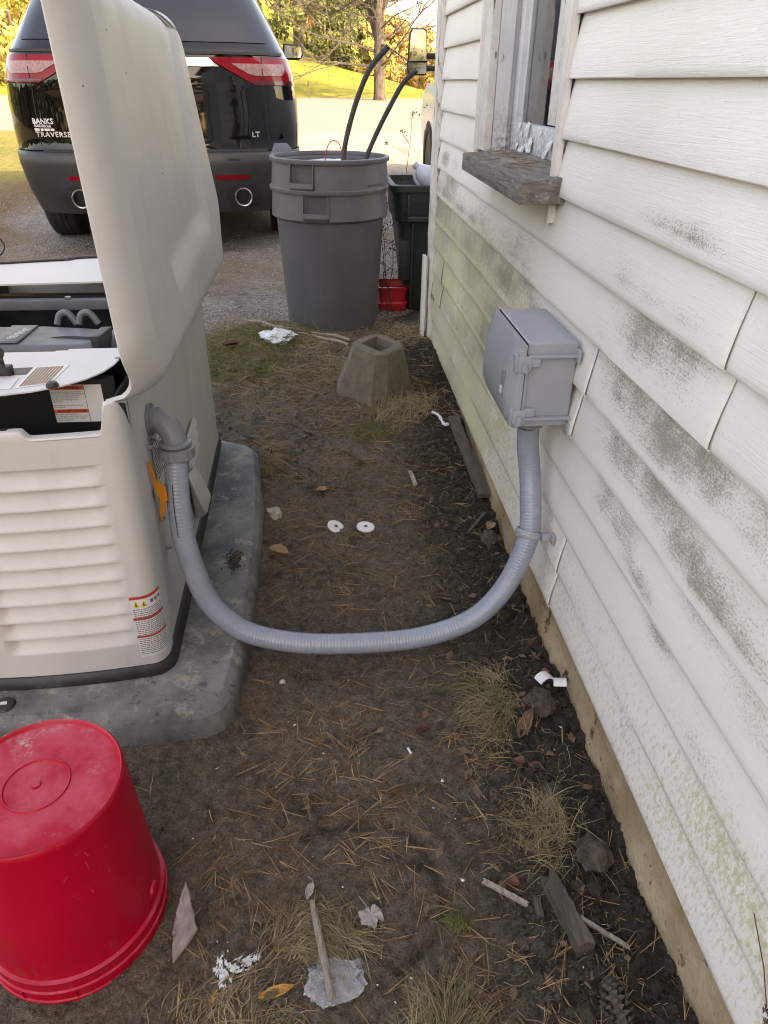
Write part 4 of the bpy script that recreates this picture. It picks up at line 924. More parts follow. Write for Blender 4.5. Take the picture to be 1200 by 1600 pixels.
# dark green can behind the corner
gc = thing('trash_can', 'dark green trash can behind the house corner with a jug on top', 'trash can', (.64, 4.3, .12))
def rr_(hx, hy, r, cx, cy, z, n=6):
    out = []
    for (sx_, sy_, a0) in ((1, -1, -90), (1, 1, 0), (-1, 1, 90), (-1, -1, 180)):
        for k in range(n+1):
            a = R(a0 + 90*k/n); out.append((cx + sx_*(hx-r) + r*math.cos(a), cy + sy_*(hy-r) + r*math.sin(a), z))
    return out
def loft(b, rows, cap=True):
    n = len(rows[0]); b.add([p for r in rows for p in r], [(r*n+i, r*n+(i+1) % n, (r+1)*n+(i+1) % n, (r+1)*n+i) for r in range(len(rows)-1) for i in range(n)] + ([tuple(range(n-1, -1, -1)), tuple((len(rows)-1)*n+i for i in range(n))] if cap else []))
    return b
gx, gy = .665, 4.46
b = MB(); loft(b, [rr_(.165, .17, .04, gx, gy, .11), rr_(.195, .20, .05, gx, gy, .30), rr_(.235, .235, .055, gx, gy, .615), rr_(.25, .247, .055, gx, gy, .62), rr_(.262, .26, .06, gx, gy, .76), rr_(.262, .26, .06, gx, gy, .775), rr_(.25, .248, .05, gx, gy, .775), rr_(.235, .23, .05, gx, gy, .68), rr_(.2, .2, .05, gx, gy, .66)]); b.build('body', M['green'], gc, ang=30)
b = MB(); loft(b, [rr_(.272, .27, .06, gx, gy, .772), rr_(.280, .278, .06, gx, gy, .776), rr_(.280, .278, .06, gx, gy, .806), rr_(.274, .272, .06, gx, gy, .810), rr_(.252, .25, .05, gx, gy, .810), rr_(.250, .248, .05, gx, gy, .772)], False); b.build('rim', M['green'], gc, ang=30)
b = MB(); b.box(.475, .80, 4.165, 4.215, .625, .655, .006); b.box(.475, .49, 4.175, 4.23, .655, .765, .003); b.build('handle', M['green'], gc)
b = MB(); b.box(.50, .80, 4.2035, 4.21, .66, .76); b.build('handle_recess', M['blacksteel'], gc)
b = MB(); b.box(.505, .515, 4.20, 4.31, .14, .615, .003); b.box(.44, .505, 4.222, 4.30, .30, .52, .004); b.build('corner_rib', M['green'], gc)
jg = thing('jug', 'empty cloudy plastic jug lying on the green trash can', 'jug', (.60, 4.32, .80))
ax = Vector((-.62, .10, .52)).normalized(); q = ax.to_track_quat('Z', 'X').to_matrix(); c0 = Vector((.655, 4.33, .795))
b = MB(); b.lathe([(0, 0), (.045, 0), (.054, .008), (.055, .075), (.052, .095), (.034, .125), (.018, .142), (.017, .15), (.0, .15)], 28, c=c0, M=q); jb_ = b.build('bottle', M['jug'], jg)
b = MB(); b.lathe([(0, .148), (.020, .148), (.020, .168), (0, .17)], 18, c=c0, M=q); b.build('cap', M['jug'], jg)
b = MB(); b.tube(catmull([c0 + q @ Vector(p) for p in ((-.015, 0, .14), (-.042, 0, .13), (-.062, 0, .095), (-.053, 0, .055))], 6), .010, 8); b.build('handle', M['jug'], jg)
# red tote behind the cans
tt = thing('tote', 'red plastic tote half hidden between the trash cans', 'tote', (.412, 4.37, .12))
b = MB(); loft(b, [rr_(.075, .10, .03, .412, 4.37, .10), rr_(.088, .112, .035, .412, 4.37, .135), rr_(.090, .115, .035, .412, 4.37, .155), rr_(.083, .108, .035, .412, 4.37, .165), rr_(.086, .112, .03, .412, 4.37, .235), rr_(.076, .10, .02, .412, 4.37, .24), rr_(.07, .09, .02, .412, 4.37, .18)]); b.build('tub', M['redtote'], tt, ang=30)
b = MB(); loft(b, [rr_(.092, .118, .03, .412, 4.37, .236), rr_(.094, .12, .03, .412, 4.37, .25), rr_(.08, .106, .02, .412, 4.37, .252), rr_(.08, .106, .02, .412, 4.37, .236)], False); b.build('rim', M['redtote'], tt, ang=30)

# ------------------------------------------------------------------ concrete pier block
pz = ground_z(.21, 3.05)
pb = thing('pier_block', 'tapered concrete pier block with a square socket in its top', 'concrete block', (.215, 3.075, pz), 0)
def octr(h, c, z, a=R(48), cx=.219, cy=3.07): 
    pts = [(h, -h+c), (h, h-c), (h-c, h), (-h+c, h), (-h, h-c), (-h, -h+c), (-h+c, -h), (h-c, -h)]; m = Matrix.Rotation(a, 2); return [(cx + (m @ Vector(p)).x, cy + (m @ Vector(p)).y, z) for p in pts]
b = MB(); hb, ht = .138, .090; zt = pz + .218
rows = [octr(hb+.010, .052, pz-.02), octr(hb+.004, .052, pz+.03), octr(ht+.004, .036, zt-.006), octr(ht-.002, .035, zt), ]
pb.rotation_euler = (R(7), R(4), 0); pb.location.z -= .004
# top with a square socket
so = .054
def sq(h, z, a=R(48), cx=.219, cy=3.07):
    m = Matrix.Rotation(a, 2); pts = [(h, -h), (h, h), (h, h), (-h, h), (-h, h), (-h, -h), (-h, -h), (h, -h)]; return [(cx + (m @ Vector(p)).x, cy + (m @ Vector(p)).y, z) for p in pts]
rows += [sq(so+.002, zt), sq(so, zt-.004), sq(so-.006, zt-.075), sq(.001, zt-.078)]
loft(b, rows, False); b.build('block', M['concrete'], pb, ang=25)

# ------------------------------------------------------------------ the black car
car = thing('parked_car', 'black five door car parked on the gravel behind the generator', 'car', (-1.115, 5.60, .155), R(5.0))
def body_w(z):  return np.interp(z, [.2, .3, .45, .62, .70, .85, 1.0, 1.12, 1.22, 1.30, 1.36, 1.5, 1.68, 1.76, 1.80], [.93, .96, .995, 1.015, 1.018, 1.025, 1.02, 1.0, .975, .95, .92, .85, .755, .69, .56])
def body_r(z):  return np.interp(z, [.2, .3, .45, .62, .69, .71, .85, 1.0, 1.12, 1.22, 1.30, 1.36, 1.5, 1.68, 1.76, 1.80], [.24, .10, .035, .0, .01, .065, .07, .075, .07, .085, .12, .17, .27, .42, .40, .60])
def body_f(z):  return np.interp(z, [.2, .45, .7, .95, 1.05, 1.12, 1.22, 1.36, 1.5, 1.68, 1.76, 1.80], [5.0, 5.15, 5.18, 5.1, 4.9, 4.2, 3.85, 3.55, 3.2, 2.8, 2.5, 2.0])
def car_pt(a, z, o=0.0):
    """a = 0 at the middle of the tail, 1 where the right flank turns straight (negative = left)"""
    w, r0 = float(body_w(z)), float(body_r(z)); s = 1 if a >= 0 else -1; th = min(1, abs(a))*math.pi/2; n = 4.2
    x = w*math.sin(th)**(2/n); y = r0 + .75*(1-max(0, math.cos(th))**(2/n))
    # outward offset
    th2 = min(math.pi/2, th+.01); th1 = max(0, th-.01)
    dx = w*(math.sin(th2)**(2/n) - math.sin(th1)**(2/n)); dy = -.75*(max(0, math.cos(th2))**(2/n) - max(0, math.cos(th1))**(2/n)); l = math.hypot(dx, dy) or 1
    return Vector((s*(x + o*dy/l), y - o*dx/l, z))
def x2a(x, z):
    w = float(body_w(z)); k = min(.9999, abs(x)/w); th = math.asin(k**2.1); return math.copysign(th/(math.pi/2), x)
def car_row(z, n=28):
    rr = [car_pt(-1 + 2*k/(2*n), z) for k in range(2*n+1)]
    w, f = float(body_w(z)), float(body_f(z)); fr = [Vector((w*(1 if f > 3 else 1), y, z)) for y in (1.4, 2.2, 3.0)]
    fr = [Vector((w, min(y, f-.4), z)) for y in (1.4, 2.2, 3.0, f-.75)] + [Vector((w*.97, f-.35, z)), Vector((w*.75, f-.06, z)), Vector((0, f, z))]
    return rr + fr + [Vector((-p.x, p.y, p.z)) for p in fr[-2::-1]]
b = MB(); loft(b, [car_row(z) for z in (.295, .305, .33, .38, .45, .52, .62, .68, .695, .70)]); b.build('bumper', M['cladding'], car, local=True, ang=40)
b = MB(); loft(b, [car_row(z) for z in (.708, .72, .78, .85, .92, 1.0, 1.06, 1.12, 1.17, 1.22, 1.26, 1.275, 1.30, 1.33, 1.36, 1.42, 1.5, 1.6, 1.68, 1.73, 1.76, 1.785, 1.80)]); b.build('body', M['carpaint'], car, local=True, ang=30)
def patch(name, pts, mat, parent, o, nz=6, na=16, th=True):
    """pts: rows (z, x_left, x_right) from bottom to top, lying on the tail at offset o"""
    b = MB(); V = []
    for (z, xl, xr) in pts:
        a0, a1 = x2a(xl, z), x2a(xr, z)
        for k in range(na+1): V.append(car_pt(a0 + (a1-a0)*k/na, z, o))
    n = na+1; F = [(j*n+k, j*n+k+1, (j+1)*n+k+1, (j+1)*n+k) for j in range(len(pts)-1) for k in range(na)]
    nv = len(V)
    for (z, xl, xr) in pts:
        a0, a1 = x2a(xl, z), x2a(xr, z)
        for k in range(na+1): V.append(car_pt(a0 + (a1-a0)*k/na, z, o-.012))
    nr = len(pts); rim = list(range(n)) + [j*n+na for j in range(1, nr)] + [(nr-1)*n+k for k in range(na-1, -1, -1)] + [j*n for j in range(nr-2, 0, -1)]
    F += [(rim[i], rim[(i+1) % len(rim)], rim[(i+1) % len(rim)]+nv, rim[i]+nv) for i in range(len(rim))]
    b.add(V, F); return b.build(name, mat, parent, local=True, ang=40)
zz = [1.355, 1.40, 1.45, 1.5, 1.56, 1.62, 1.68]
patch('rear_window', [(z, -.80+.30*(z-1.355), .80-.30*(z-1.355)) for z in zz], M['carglass'], car, .006, na=24)
for s in (1, -1):
    b = MB(); b.grid(lambda u, v: (s*(float(body_w(1.36+v*.32))+.004), 1.05+.25*v+u*(2.2-.5*v), 1.36+v*.32), 14, 6); b.build('side_window', M['carglass'], car, local=True)
    rows = [(1.105, .70, .98), (1.125, .665, .985), (1.17, .575, .99), (1.215, .49, .985), (1.25, .425, .975), (1.268, .405, .965)]
    rows = [(z, a, c) if s > 0 else (z, -c, -a) for z, a, c in rows]
    tl = patch('tail_light', rows, M['redlens'], car, .012)
    rows = [(1.162, .715, .885), (1.172, .66, .895), (1.178, .655, .90), (1.205, .60, .905), (1.232, .555, .90)]
    rows = [(z, a, c) if s > 0 else (z, -c, -a) for z, a, c in rows]; patch('clear_lens', rows, M['clearlens'], tl, .0155)
    rows = [(1.107, .70, .952), (1.120, .68, .955), (1.132, .67, .957)]; rows = [(z, a, c) if s > 0 else (z, -c, -a) for z, a, c in rows]; patch('lower_lens', rows, M['darklens'], tl, .016)
    rows = [(1.100, .752, .757), (1.19, .752, .757), (1.27, .752, .757)]; rows = [(z, a, c) if s > 0 else (z, -c, -a) for z, a, c in rows]; patch('lens_joint', rows, M['ink'], tl, .018, na=2)
    rows = [(.525, .38, .62), (.54, .38, .62), (.553, .385, .62)]; rows = [(z, a, c) if s > 0 else (z, -c, -a) for z, a, c in rows]; patch('reflector', rows, M['redlens'], car, .006)
    b = MB(); b.lathe([(.052, -.10), (.060, -.04), (.064, 0), (.060, .004), (.052, 0), (.050, -.10)], 28, M=Matrix.Rotation(R(90), 3, 'X'), c=(s*.565, .035, .405)); ex = b.build('exhaust_tip', M['tipmetal'], car, local=True)
    b = MB(); b.lathe([(.0, -.09), (.051, -.09)], 20, M=Matrix.Rotation(R(90), 3, 'X'), c=(s*.565, .035, .405)); b.build('exhaust_bore', M['ink'], ex, local=True)
    rows = [(.33, .46, .68), (.40, .44, .70), (.47, .46, .67), (.485, .50, .63)]; rows = [(z, a, c) if s > 0 else (z, -c, -a) for z, a, c in rows]; patch('exhaust_cutout', rows, M['ink'], car, .003)
    rows = [(.735, .772, .776), (.9, .768, .772), (1.0, .765, .769), (1.10, .757, .761)]; rows = [(z, a, c) if s > 0 else (z, -c, -a) for z, a, c in rows]; patch('hatch_seam', rows, M['ink'], car, .002, na=2)
    # mirror
    b = MB(); b.hull([(s*x, y, z) for (x, y, z) in ((1.03, 2.86, 1.31), (1.22, 2.84, 1.315), (1.25, 2.84, 1.36), (1.235, 2.84, 1.44), (1.05, 2.86, 1.455), (1.06, 2.98, 1.32), (1.19, 2.96, 1.34), (1.19, 2.96, 1.42), (1.06, 2.98, 1.44))], .015, 3); mi = b.build('side_mirror', M['blacksteel'], car, local=True)
    b = MB(); b.hull([(s*x, y, z) for (x, y, z) in ((1.055, 2.848, 1.33), (1.215, 2.832, 1.335), (1.235, 2.832, 1.365), (1.222, 2.832, 1.425), (1.065, 2.848, 1.438), (1.06, 2.852, 1.34))] + [(s*1.15, 2.85, 1.38)]); b.build('mirror_glass', M['mirror'], mi, local=True)
    b = MB(); b.box(*(sorted((s*.90, s*1.06))), 2.88, 2.96, 1.30, 1.34, .01); b.build('mirror_arm', M['blacksteel'], mi, local=True)
patch('trim_strip', [(1.213, -.475, .475), (1.235, -.44, .44), (1.262, -.41, .41)], M['chrome'], car, .010, na=24)
patch('spoiler_crease', [(1.283, -.90, .90), (1.292, -.905, .905), (1.300, -.90, .90)], M['ink'], car, .006, na=30)
patch('hatch_gap', [(.700, -.76, .76), (.706, -.765, .765), (.716, -.765, .765)], M['ink'], car, .004, na=24)
patch('tow_cover', [(.55, .475, .56), (.66, .475, .56)], M['cladding'], car, .003, na=4)
put_text('badge', 'TRAVERSE', .044, lambda u, v: car_pt(x2a(-.795+u*1.12, .79+v), .79+v, .008), M['badge'], car, space=1.08, local=True, bold=.0025)
put_text('badge', 'LT', .046, lambda u, v: car_pt(x2a(.655+u*1.1, .79+v), .79+v, .008), M['badge'], car, local=True, bold=.003)
put_text('dealer_sticker', 'BANKS', .046, lambda u, v: car_pt(x2a(-.805+u*1.0, .868+v), .868+v, .007), M['paperwhite'], car, local=True, bold=.003)
put_text('dealer_sticker', 'CONCORD, N.H.', .022, lambda u, v: car_pt(x2a(-.797+u*.70, .848+v), .848+v, .007), M['paperwhite'], car, local=True, bold=.002)
b = MB()
for k, (u0, u1) in enumerate(((0, .035), (.042, .062), (.068, .105), (.110, .135))): b.add([car_pt(x2a(-.797+u, z), z, .007) for u, z in ((u0, .827), (u1, .827), (u1, .841), (u0, .841))], [(0, 1, 2, 3)])
b.build('dealer_emblem', M['paperwhite'], car, local=True, smooth=False)
def wheel(b_parent, x, y, r=.375, w=.245, local=True, z=None):
    z = r if z is None else z; Mx = Matrix.Rotation(R(90), 3, 'Y')
    b = MB(); pr = [(r*.62, -w/2), (r*.9, -w/2), (r*.975, -w*.43), (r, -w*.33), (r*.985, -w*.17), (r, -w*.15), (r, -w*.02), (r*.985, 0), (r, w*.02), (r, w*.15), (r*.985, w*.17), (r, w*.33), (r*.975, w*.43), (r*.9, w/2), (r*.62, w/2)]
    b.lathe(pr, 48, M=Mx, c=(x, y, z)); ty = b.build('wheel', M['tyre'], b_parent, local=local)
    b = MB(); b.lathe([(0, -.02), (r*.2, -.01), (r*.6, -w*.36), (r*.62, w*.36), (r*.2, .01), (0, .02)], 24, M=Mx, c=(x, y, z)); b.build('rim', M['steel'], ty, local=local)
for x in (-.895, .895):
    for y in (1.08, 4.15): wheel(car, x, y)
b = MB(); b.box(-.80, .80, .60, 4.8, .24, .30); b.build('underbody', M['ink'], car, local=True, smooth=False)

# white pickup half hidden behind the corner
pk = thing('pickup_truck', 'white pickup truck mostly hidden behind the house corner', 'truck', (2.27, 4.6, .15))
def tw_(z): return float(np.interp(z, [.35, .5, .8, 1.05, 1.15, 1.2, 1.9], [.93, .98, 1.0, .97, .93, .88, .70]))
def trow(z, ya, yb_, n=6): return [(2.27 + p[0], p[1], .15 + z) for p in rr_(tw_(z), (yb_-ya)/2, .25, 0, (ya+yb_)/2, 0, n)]
b = MB(); loft(b, [trow(z, 4.62, 10.2) for z in (.38, .5, .8, 1.0, 1.08, 1.13)]); b.build('body', M['whitecar'], pk, ang=35)
b = MB(); loft(b, [trow(z, 6.3 + max(0, z-1.2)*.3, 8.7 - max(0, z-1.2)*1.0) for z in (1.134, 1.2, 1.6, 1.85, 1.9)]); b.build('cab', M['blacksteel'], pk, ang=35)
for x in (1.42, 3.12):
    for y in (5.6, 9.25): wheel(pk, x-.02, y, .40, .26, False, .55)
b = MB(); b.hull([(.88, 8.0, 1.345), (1.06, 8.0, 1.34), (1.075, 8.0, 1.42), (1.055, 8.0, 1.70), (1.03, 8.0, 1.728), (.91, 8.0, 1.728), (.885, 8.0, 1.69), (.868, 8.0, 1.42), (.90, 8.09, 1.37), (1.04, 8.09, 1.37), (1.03, 8.09, 1.69), (.91, 8.09, 1.69)], .012, 3); tm = b.build('side_mirror', M['blacksteel'], pk)
b = MB(); b.hull([(.888, 7.9954, 1.465), (1.055, 7.9620, 1.465), (1.042, 7.9646, 1.69), (1.02, 7.9690, 1.712), (.92, 7.9890, 1.712), (.902, 7.9926, 1.68), (.97, 7.9890, 1.58)]); b.build('mirror_glass', M['mirror'], tm)
b = MB(); b.hull([(.885, 7.9960, 1.45), (1.055, 7.9620, 1.45), (1.055, 7.9620, 1.375), (1.04, 7.9650, 1.358), (.90, 7.9930, 1.358), (.885, 7.9960, 1.38), (.97, 7.9920, 1.40)]); b.build('convex_glass', M['mirror'], tm)
b = MB(); b.box(1.06, 1.45, 8.02, 8.08, 1.38, 1.43, .01); b.box(1.06, 1.45, 8.02, 8.08, 1.48, 1.53, .01); b.build('mirror_arm', M['blacksteel'], tm)
b = MB(); b.lathe([(0, 0), (.46, 0), (.46, .02), (0, .02)], 32, M=Matrix.Rotation(R(-90), 3, 'Y'), c=(1.30, 9.25, .57)); b.build('wheel_arch', M['ink'], pk)

# ------------------------------------------------------------------ trees and field things
def foliage_tree(label, x, y, h, w, mat, trunk_h, n, seed, cone=False, leaf=.26, name='tree', group='trees beyond the road', th=.02):
    rg = random.Random(seed); zg = g0(x, y) - .1; o = thing(name, label, 'tree', (x, y, zg), 0, group)
    b = MB(); b.tube([(x, y, zg), (x+.05, y, zg+h*.4), (x+.1*rg.random(), y, zg+h*.9)], [h*th+.03, h*th*.7+.02, .02], 8)
    for k in range(14):
        a = rg.uniform(0, 6.28); zc = zg + h*rg.uniform(.2, .8); l = w*(.45 if cone else .8)*rg.uniform(.5, 1); b.tube([(x, y, zc), (x+l*.5*math.cos(a), y+l*.5*math.sin(a), zc+.1*l), (x+l*math.cos(a), y+l*math.sin(a), zc+.35*l)], [.04+h*.004, .03, .012], 5)
    b.build('trunk', M['bark'], o)
    cl = []
    if cone:
        for k in range(int(h*14)):
            f = rg.random()**.8; a = rg.uniform(0, 6.28); r = w*(1-f)*rg.uniform(.35, 1.05); cl.append((x+r*math.cos(a), y+r*math.sin(a), zg+trunk_h+(h-trunk_h)*f - .12*r, .25+.35*(1-f), rg.random()))
    else:
        for k in range(46):
            a = rg.uniform(0, 6.28); f = rg.random(); r = w*rg.uniform(.2, 1.0)*math.sin(math.pi*min(1, .12+.86*f))**.6
            cl.append((x+r*math.cos(a), y+r*math.sin(a), zg+trunk_h+(h-trunk_h)*f, rg.uniform(.25, .5)*w*.55, rg.random()))
    b = MB(); V = []; F = []; T = []
    for i in range(n):
        c = cl[rg.randrange(len(cl))]
        v = Vector((rg.gauss(0, 1), rg.gauss(0, 1), rg.gauss(0, .55 if cone else .8))); v = v.normalized()*c[3]*rg.random()**.4
        p = Vector(c[:3]) + v; s = leaf*rg.uniform(.5, 1.2); u_ = Vector((rg.gauss(0, 1), rg.gauss(0, 1), rg.gauss(0, 1))).normalized(); w_ = u_.orthogonal().normalized()
        k = len(V); V += [p-u_*s, p+w_*s*.5, p+u_*s, p-w_*s*.5]; F.append((k, k+1, k+2, k+3)); T += [min(1, max(0, c[4]*.6+rg.random()*.5))]*4
    b.V = V; b.F = F; b.T = T; b.build('crown', mat, o, smooth=False, tint=True)
    return o
E_, Y_, O_ = M['needles_fol'], M['yellow_fol'], M['orange_fol']
TREES = [('tall dense evergreen just right of the black car roof', -1.0, 52, 15, 3.4, E_, 1, 14000, True), ('pointed spruce standing alone against the sky', 2.9, 62, 11.0, 2.0, E_, .5, 9000, True),
 ('broad green pine at the left end of the hilltop wood', -6.5, 58, 16, 4.5, E_, 2, 14000, False), ('golden tree behind the tall evergreen', .6, 60, 5.0, 1.6, O_, .8, 6000, False),
 ('low yellow bush below the pointed spruce', 3.5, 54, 2.7, 1.6, Y_, .2, 4000, False), ('orange tree left of the bare maple trunk', 5.9, 64, 4.2, 2.2, O_, .5, 6000, False),
 ('rusty orange tree behind the bare maple', 8.2, 66, 4.4, 2.3, O_, .5, 6000, False), ('bright yellow tree right of the bare maple', 10.4, 60, 4.8, 2.2, Y_, .4, 7000, False),
 ('small yellow tree under the truck mirror', 8.0, 48, 3.3, 1.7, Y_, .2, 5000, False), ('tall thin yellow poplar beside the house corner', 11.6, 66, 9.0, 1.7, Y_, 1.2, 3500, False),
 ('dark green evergreen behind the low yellow bush', 1.6, 55, 6.6, 2.0, E_, .2, 8000, True),
 ('yellow maple left of the black car', -16.2, 34, 13, 4.6, Y_, .8, 15000, False), ('yellow green tree far left behind the lawn', -22, 45, 14, 5, Y_, 1.0, 9000, False), ('orange bush at the lawn edge left of the car', -13.0, 38, 5.0, 3.0, Y_, .2, 6000, False)]
for i, (lab, x, y, h, w, m_, th_, n, cone) in enumerate(TREES): foliage_tree(lab, x, y, h, w, m_, th_, n, 100+i, cone, leaf=.20 if y > 45 else .17)
# bare maple
mp = thing('bare_tree', 'large bare maple with spreading branches standing across the road', 'tree', (2.52, 33, g0(2.5, 33)-.1))
rg = random.Random(5); zg = g0(2.5, 33)-.1
bt = MB(); bt.tube([(2.52, 33, zg), (2.51, 33, zg+.25), (2.50, 33, zg+.9), (2.50, 33.05, zg+2.0), (2.47, 33.1, zg+4.2), (2.52, 33.1, zg+7.0), (2.45, 33, zg+9.5)], [.30, .235, .215, .20, .17, .10, .03], 14); bt.build('trunk', M['bark'], mp)
bc = MB()
def branch(p, d, L, r, lev):
    n = 5; path = [p]; q_ = p.copy(); dd_ = d.normalized()
    for k in range(n):
        dd_ = (dd_ + Vector((rg.gauss(0, .16), rg.gauss(0, .16), rg.gauss(.03, .13)))).normalized(); q_ = q_ + dd_*L/n; path.append(q_.copy())
    bc.tube(path, [r*(1-.75*k/n) for k in range(n+1)], 5 if lev < 2 else 4, cap=False)
    if lev < 3:
        for k in range(rg.randint(5, 7) if lev < 2 else rg.randint(3, 5)):
            f = rg.uniform(.2, 1.0); i = min(n-1, int(f*n)); pp = path[i].lerp(path[i+1], f*n-i); side = Vector((rg.gauss(0, 1), rg.gauss(0, 1), rg.gauss(.1, .6))).normalized()
            branch(pp, dd_*.55 + side*.75, L*rg.uniform(.42, .62), r*.42, lev+1)
for k in range(40):
    z_ = zg + rg.uniform(1.0, 5.4); a = k*2.4 + rg.uniform(-.3, .3); up = rg.uniform(-.05, .75)
    branch(Vector((2.49, 33.05, z_)), Vector((math.cos(a), math.sin(a)*.7, up)), rg.uniform(2.4, 4.8), rg.uniform(.026, .06), 0)
for k in range(4): branch(Vector((2.48, 33.08, zg+1.9+.3*k)), Vector((-.5+.33*k, .1, 1.0)), 5.5, .11, 0)
bc.build('crown', M['bark'], mp)
b = MB(); b.box(-.37, -.31, 34.97, 35.03, g0(-.3, 35)-.1, 1.30, .01); tag(b.build('fence_post', M['darkwood']), 'thin dark post at the field edge beside the car', 'post')
# far wood that closes the view; green one added unseen to darken reflections
def wood(name, label, spots, mat, seed, n, leaf=.5):
    rg = random.Random(seed); V = []; F = []; T = []
    for i in range(n):
        (x0, y0, x1, y1, h) = spots[rg.randrange(len(spots))]; f = rg.random(); x = x0+(x1-x0)*f; y = y0+(y1-y0)*f + rg.gauss(0, 1.5); top = h*(.6+.55*noise.noise(Vector((x*.16, y*.16, seed))))
        p = Vector((x, y, g0(x, y) + max(.1, top)*rg.random()**.8)); s = leaf*rg.uniform(.5, 1.2); u_ = Vector((rg.gauss(0, 1), rg.gauss(0, 1), rg.gauss(0, 1))).normalized(); w_ = u_.orthogonal().normalized()
        k = len(V); V += [p-u_*s, p+w_*s*.6, p+u_*s, p-w_*s*.6]; F.append((k, k+1, k+2, k+3)); T += [min(1, max(0, .5+.8*noise.noise(Vector((x*.3, y*.3, p.z*.3)))+rg.uniform(-.2, .2)))]*4
    b = MB(); b.V = V; b.F = F; b.T = T; return tag(b.build(name, mat, smooth=False, tint=True), label, 'woodland', kind='stuff')
wood('distant_wood', 'hazy autumn woodland along the hilltop', [(-60, 85, -8, 80, 14), (-8, 80, -1, 84, 9), (-1, 84, 22, 84, 3.2), (-1, 84, 22, 84, 3.2), (22, 84, 80, 80, 9)], O_, 3, 24000, .42)
wood('distant_wood', 'unseen green woodland added behind and to the left for darker reflections', [(-70, 5, -55, 60, 14), (-60, -30, 20, -36, 13), (-70, 5, -60, -30, 13)], E_, 4, 16000, .8)

# ------------------------------------------------------------------ litter and small things on the soil
def gz(x, y): return ground_z(x, y)
def leaf_mesh(name, x, y, L, wd, rz, mat, label, curl=.25, lobes=0, cat='leaf', tilt=0.0, dz=.004, group=None):
    b = MB(); z = gz(x, y)+dz; nU, nV = 14, 8; m = Matrix.Rotation(rz, 3, 'Z') @ Matrix.Rotation(tilt, 3, 'Y'); V = []
    for i in range(nU+1):
        u = i/nU; ww = wd*(math.sin(math.pi*min(1, u*.96+.03))**.75)*(1+.22*noise.noise(Vector((u*8, x*13, 2))))
        if lobes: ww *= .72 + .42*abs(math.sin(u*math.pi*lobes))*(1 if u < .9 else .4)
        for j in range(nV+1):
            v = j/nV*2-1; vx = u*L - L/2 + (abs(v)*L*.10 if lobes else 0); p = Vector((vx, v*ww/2, curl*ww*(v*v)*.9 + curl*L*.16*(2*u-1)**2 + (.0015+L*.05)*noise.noise(Vector((u*6, v*2.5, x*31))))); V.append(m @ p + Vector((x, y, z)))
    n = nV+1; b.add(V, [(i*n+j, i*n+j+1, (i+1)*n+j+1, (i+1)*n+j) for i in range(nU) for j in range(nV)])
    tip = m @ Vector((L/2, 0, .0)) + Vector((x, y, z+curl*L*.16)); b.tube([tip, tip + (m @ Vector((L*.14, .003, -.002))), tip + (m @ Vector((L*.26, .012, -.001)))], .0009, 4)
    o = b.build(name, mat); o.modifiers.new('thickness', 'SOLIDIFY').thickness = .0008; return tag(o, label, cat, group)
def maple_leaf(x, y, s, rz, mat, label):
    out = []; lob = [(90, 1.0), (74, .78), (60, .64), (46, .92), (30, .80), (12, .62), (-8, .74), (-30, .56), (-60, .44), (-82, .30)]
    pts = []
    for a, r in lob: pts.append((a, r))
    full = [(a, r) for a, r in pts] + [(-90, .12)] + [(180-a, r) for a, r in pts[::-1]]
    dense = []
    for i in range(len(full)):
        a0, r0 = full[i]; a1, r1 = full[(i+1) % len(full)]
        if i == len(full)-1: a1 = 90; a0 = a0
        for k in range(3):
            f = k/3; p0 = Vector((r0*math.cos(R(a0)), r0*math.sin(R(a0)))); p1 = Vector((r1*math.cos(R(a1)), r1*math.sin(R(a1)))); p = p0.lerp(p1, f); dense.append(p*(1+.06*(k == 1)))
    m = Matrix.Rotation(rz, 3, 'Z'); z = gz(x, y)+.007; V = [Vector((x, y, z+.001))]; n = len(dense)
    for k_ in (.5, 1.0):
        for i, p in enumerate(dense): V.append(m @ Vector((p.x*s*k_, p.y*s*k_, .010*s/.03*k_*k_*(.5+.5*math.sin(i*.7+1)))) + Vector((x, y, z)))
    F = [(0, 1+i, 1+(i+1) % n) for i in range(n)] + [(1+i, 1+n+i, 1+n+(i+1) % n, 1+(i+1) % n) for i in range(n)]
    b = MB(); b.add(V, F); st = m @ Vector((0, -s*.1, 0)) + Vector((x, y, z)); b.tube([st, st + m @ Vector((.004, -s*.6, -.003)), st + m @ Vector((.012, -s*1.2, -.004))], .0009, 4)
    o = b.build('maple_leaf', mat); o.modifiers.new('thickness', 'SOLIDIFY').thickness = .0008; return tag(o, label, 'leaf')
maple_leaf(.046, .712, .030, R(190), M['silver_leaf'], 'silvery lobed maple leaf lying inside the mud ring')
leaf_mesh('dead_leaf', -.115, .60, .060, .018, R(14), M['yellow_leaf'], 'ochre yellow leaf beside the clear plastic scrap', .3)
leaf_mesh('dead_leaf', -.062, .765, .034, .015, R(72), M['silver_leaf'], 'greyish narrow leaf just above the dry stick', .5)
leaf_mesh('dead_leaf', .314, .762, .036, .026, R(-35), M['red_leaf'], 'small red brown leaf beside the grey twig', .3)
leaf_mesh('dead_leaf', .410, 1.008, .075, .032, R(-25), M['red_leaf'], 'wide maroon leaf in the dark earth below the green tuft', .4)
leaf_mesh('dead_leaf', .425, 1.10, .075, .030, R(55), M['brown_leaf'], 'folded brown leaf leaning beside the black clod', .6, tilt=-.4, dz=.012)
leaf_mesh('dead_leaf', -.168, 1.865, .075, .040, R(-30), M['tan_leaf'], 'curled tan leaf near the pad edge', .5, dz=.010)
leaf_mesh('dead_leaf', .118, .975, .05, .014, R(20), M['brown_leaf'], 'thin curled brown leaf on bare mud below the conduit', 1.2)
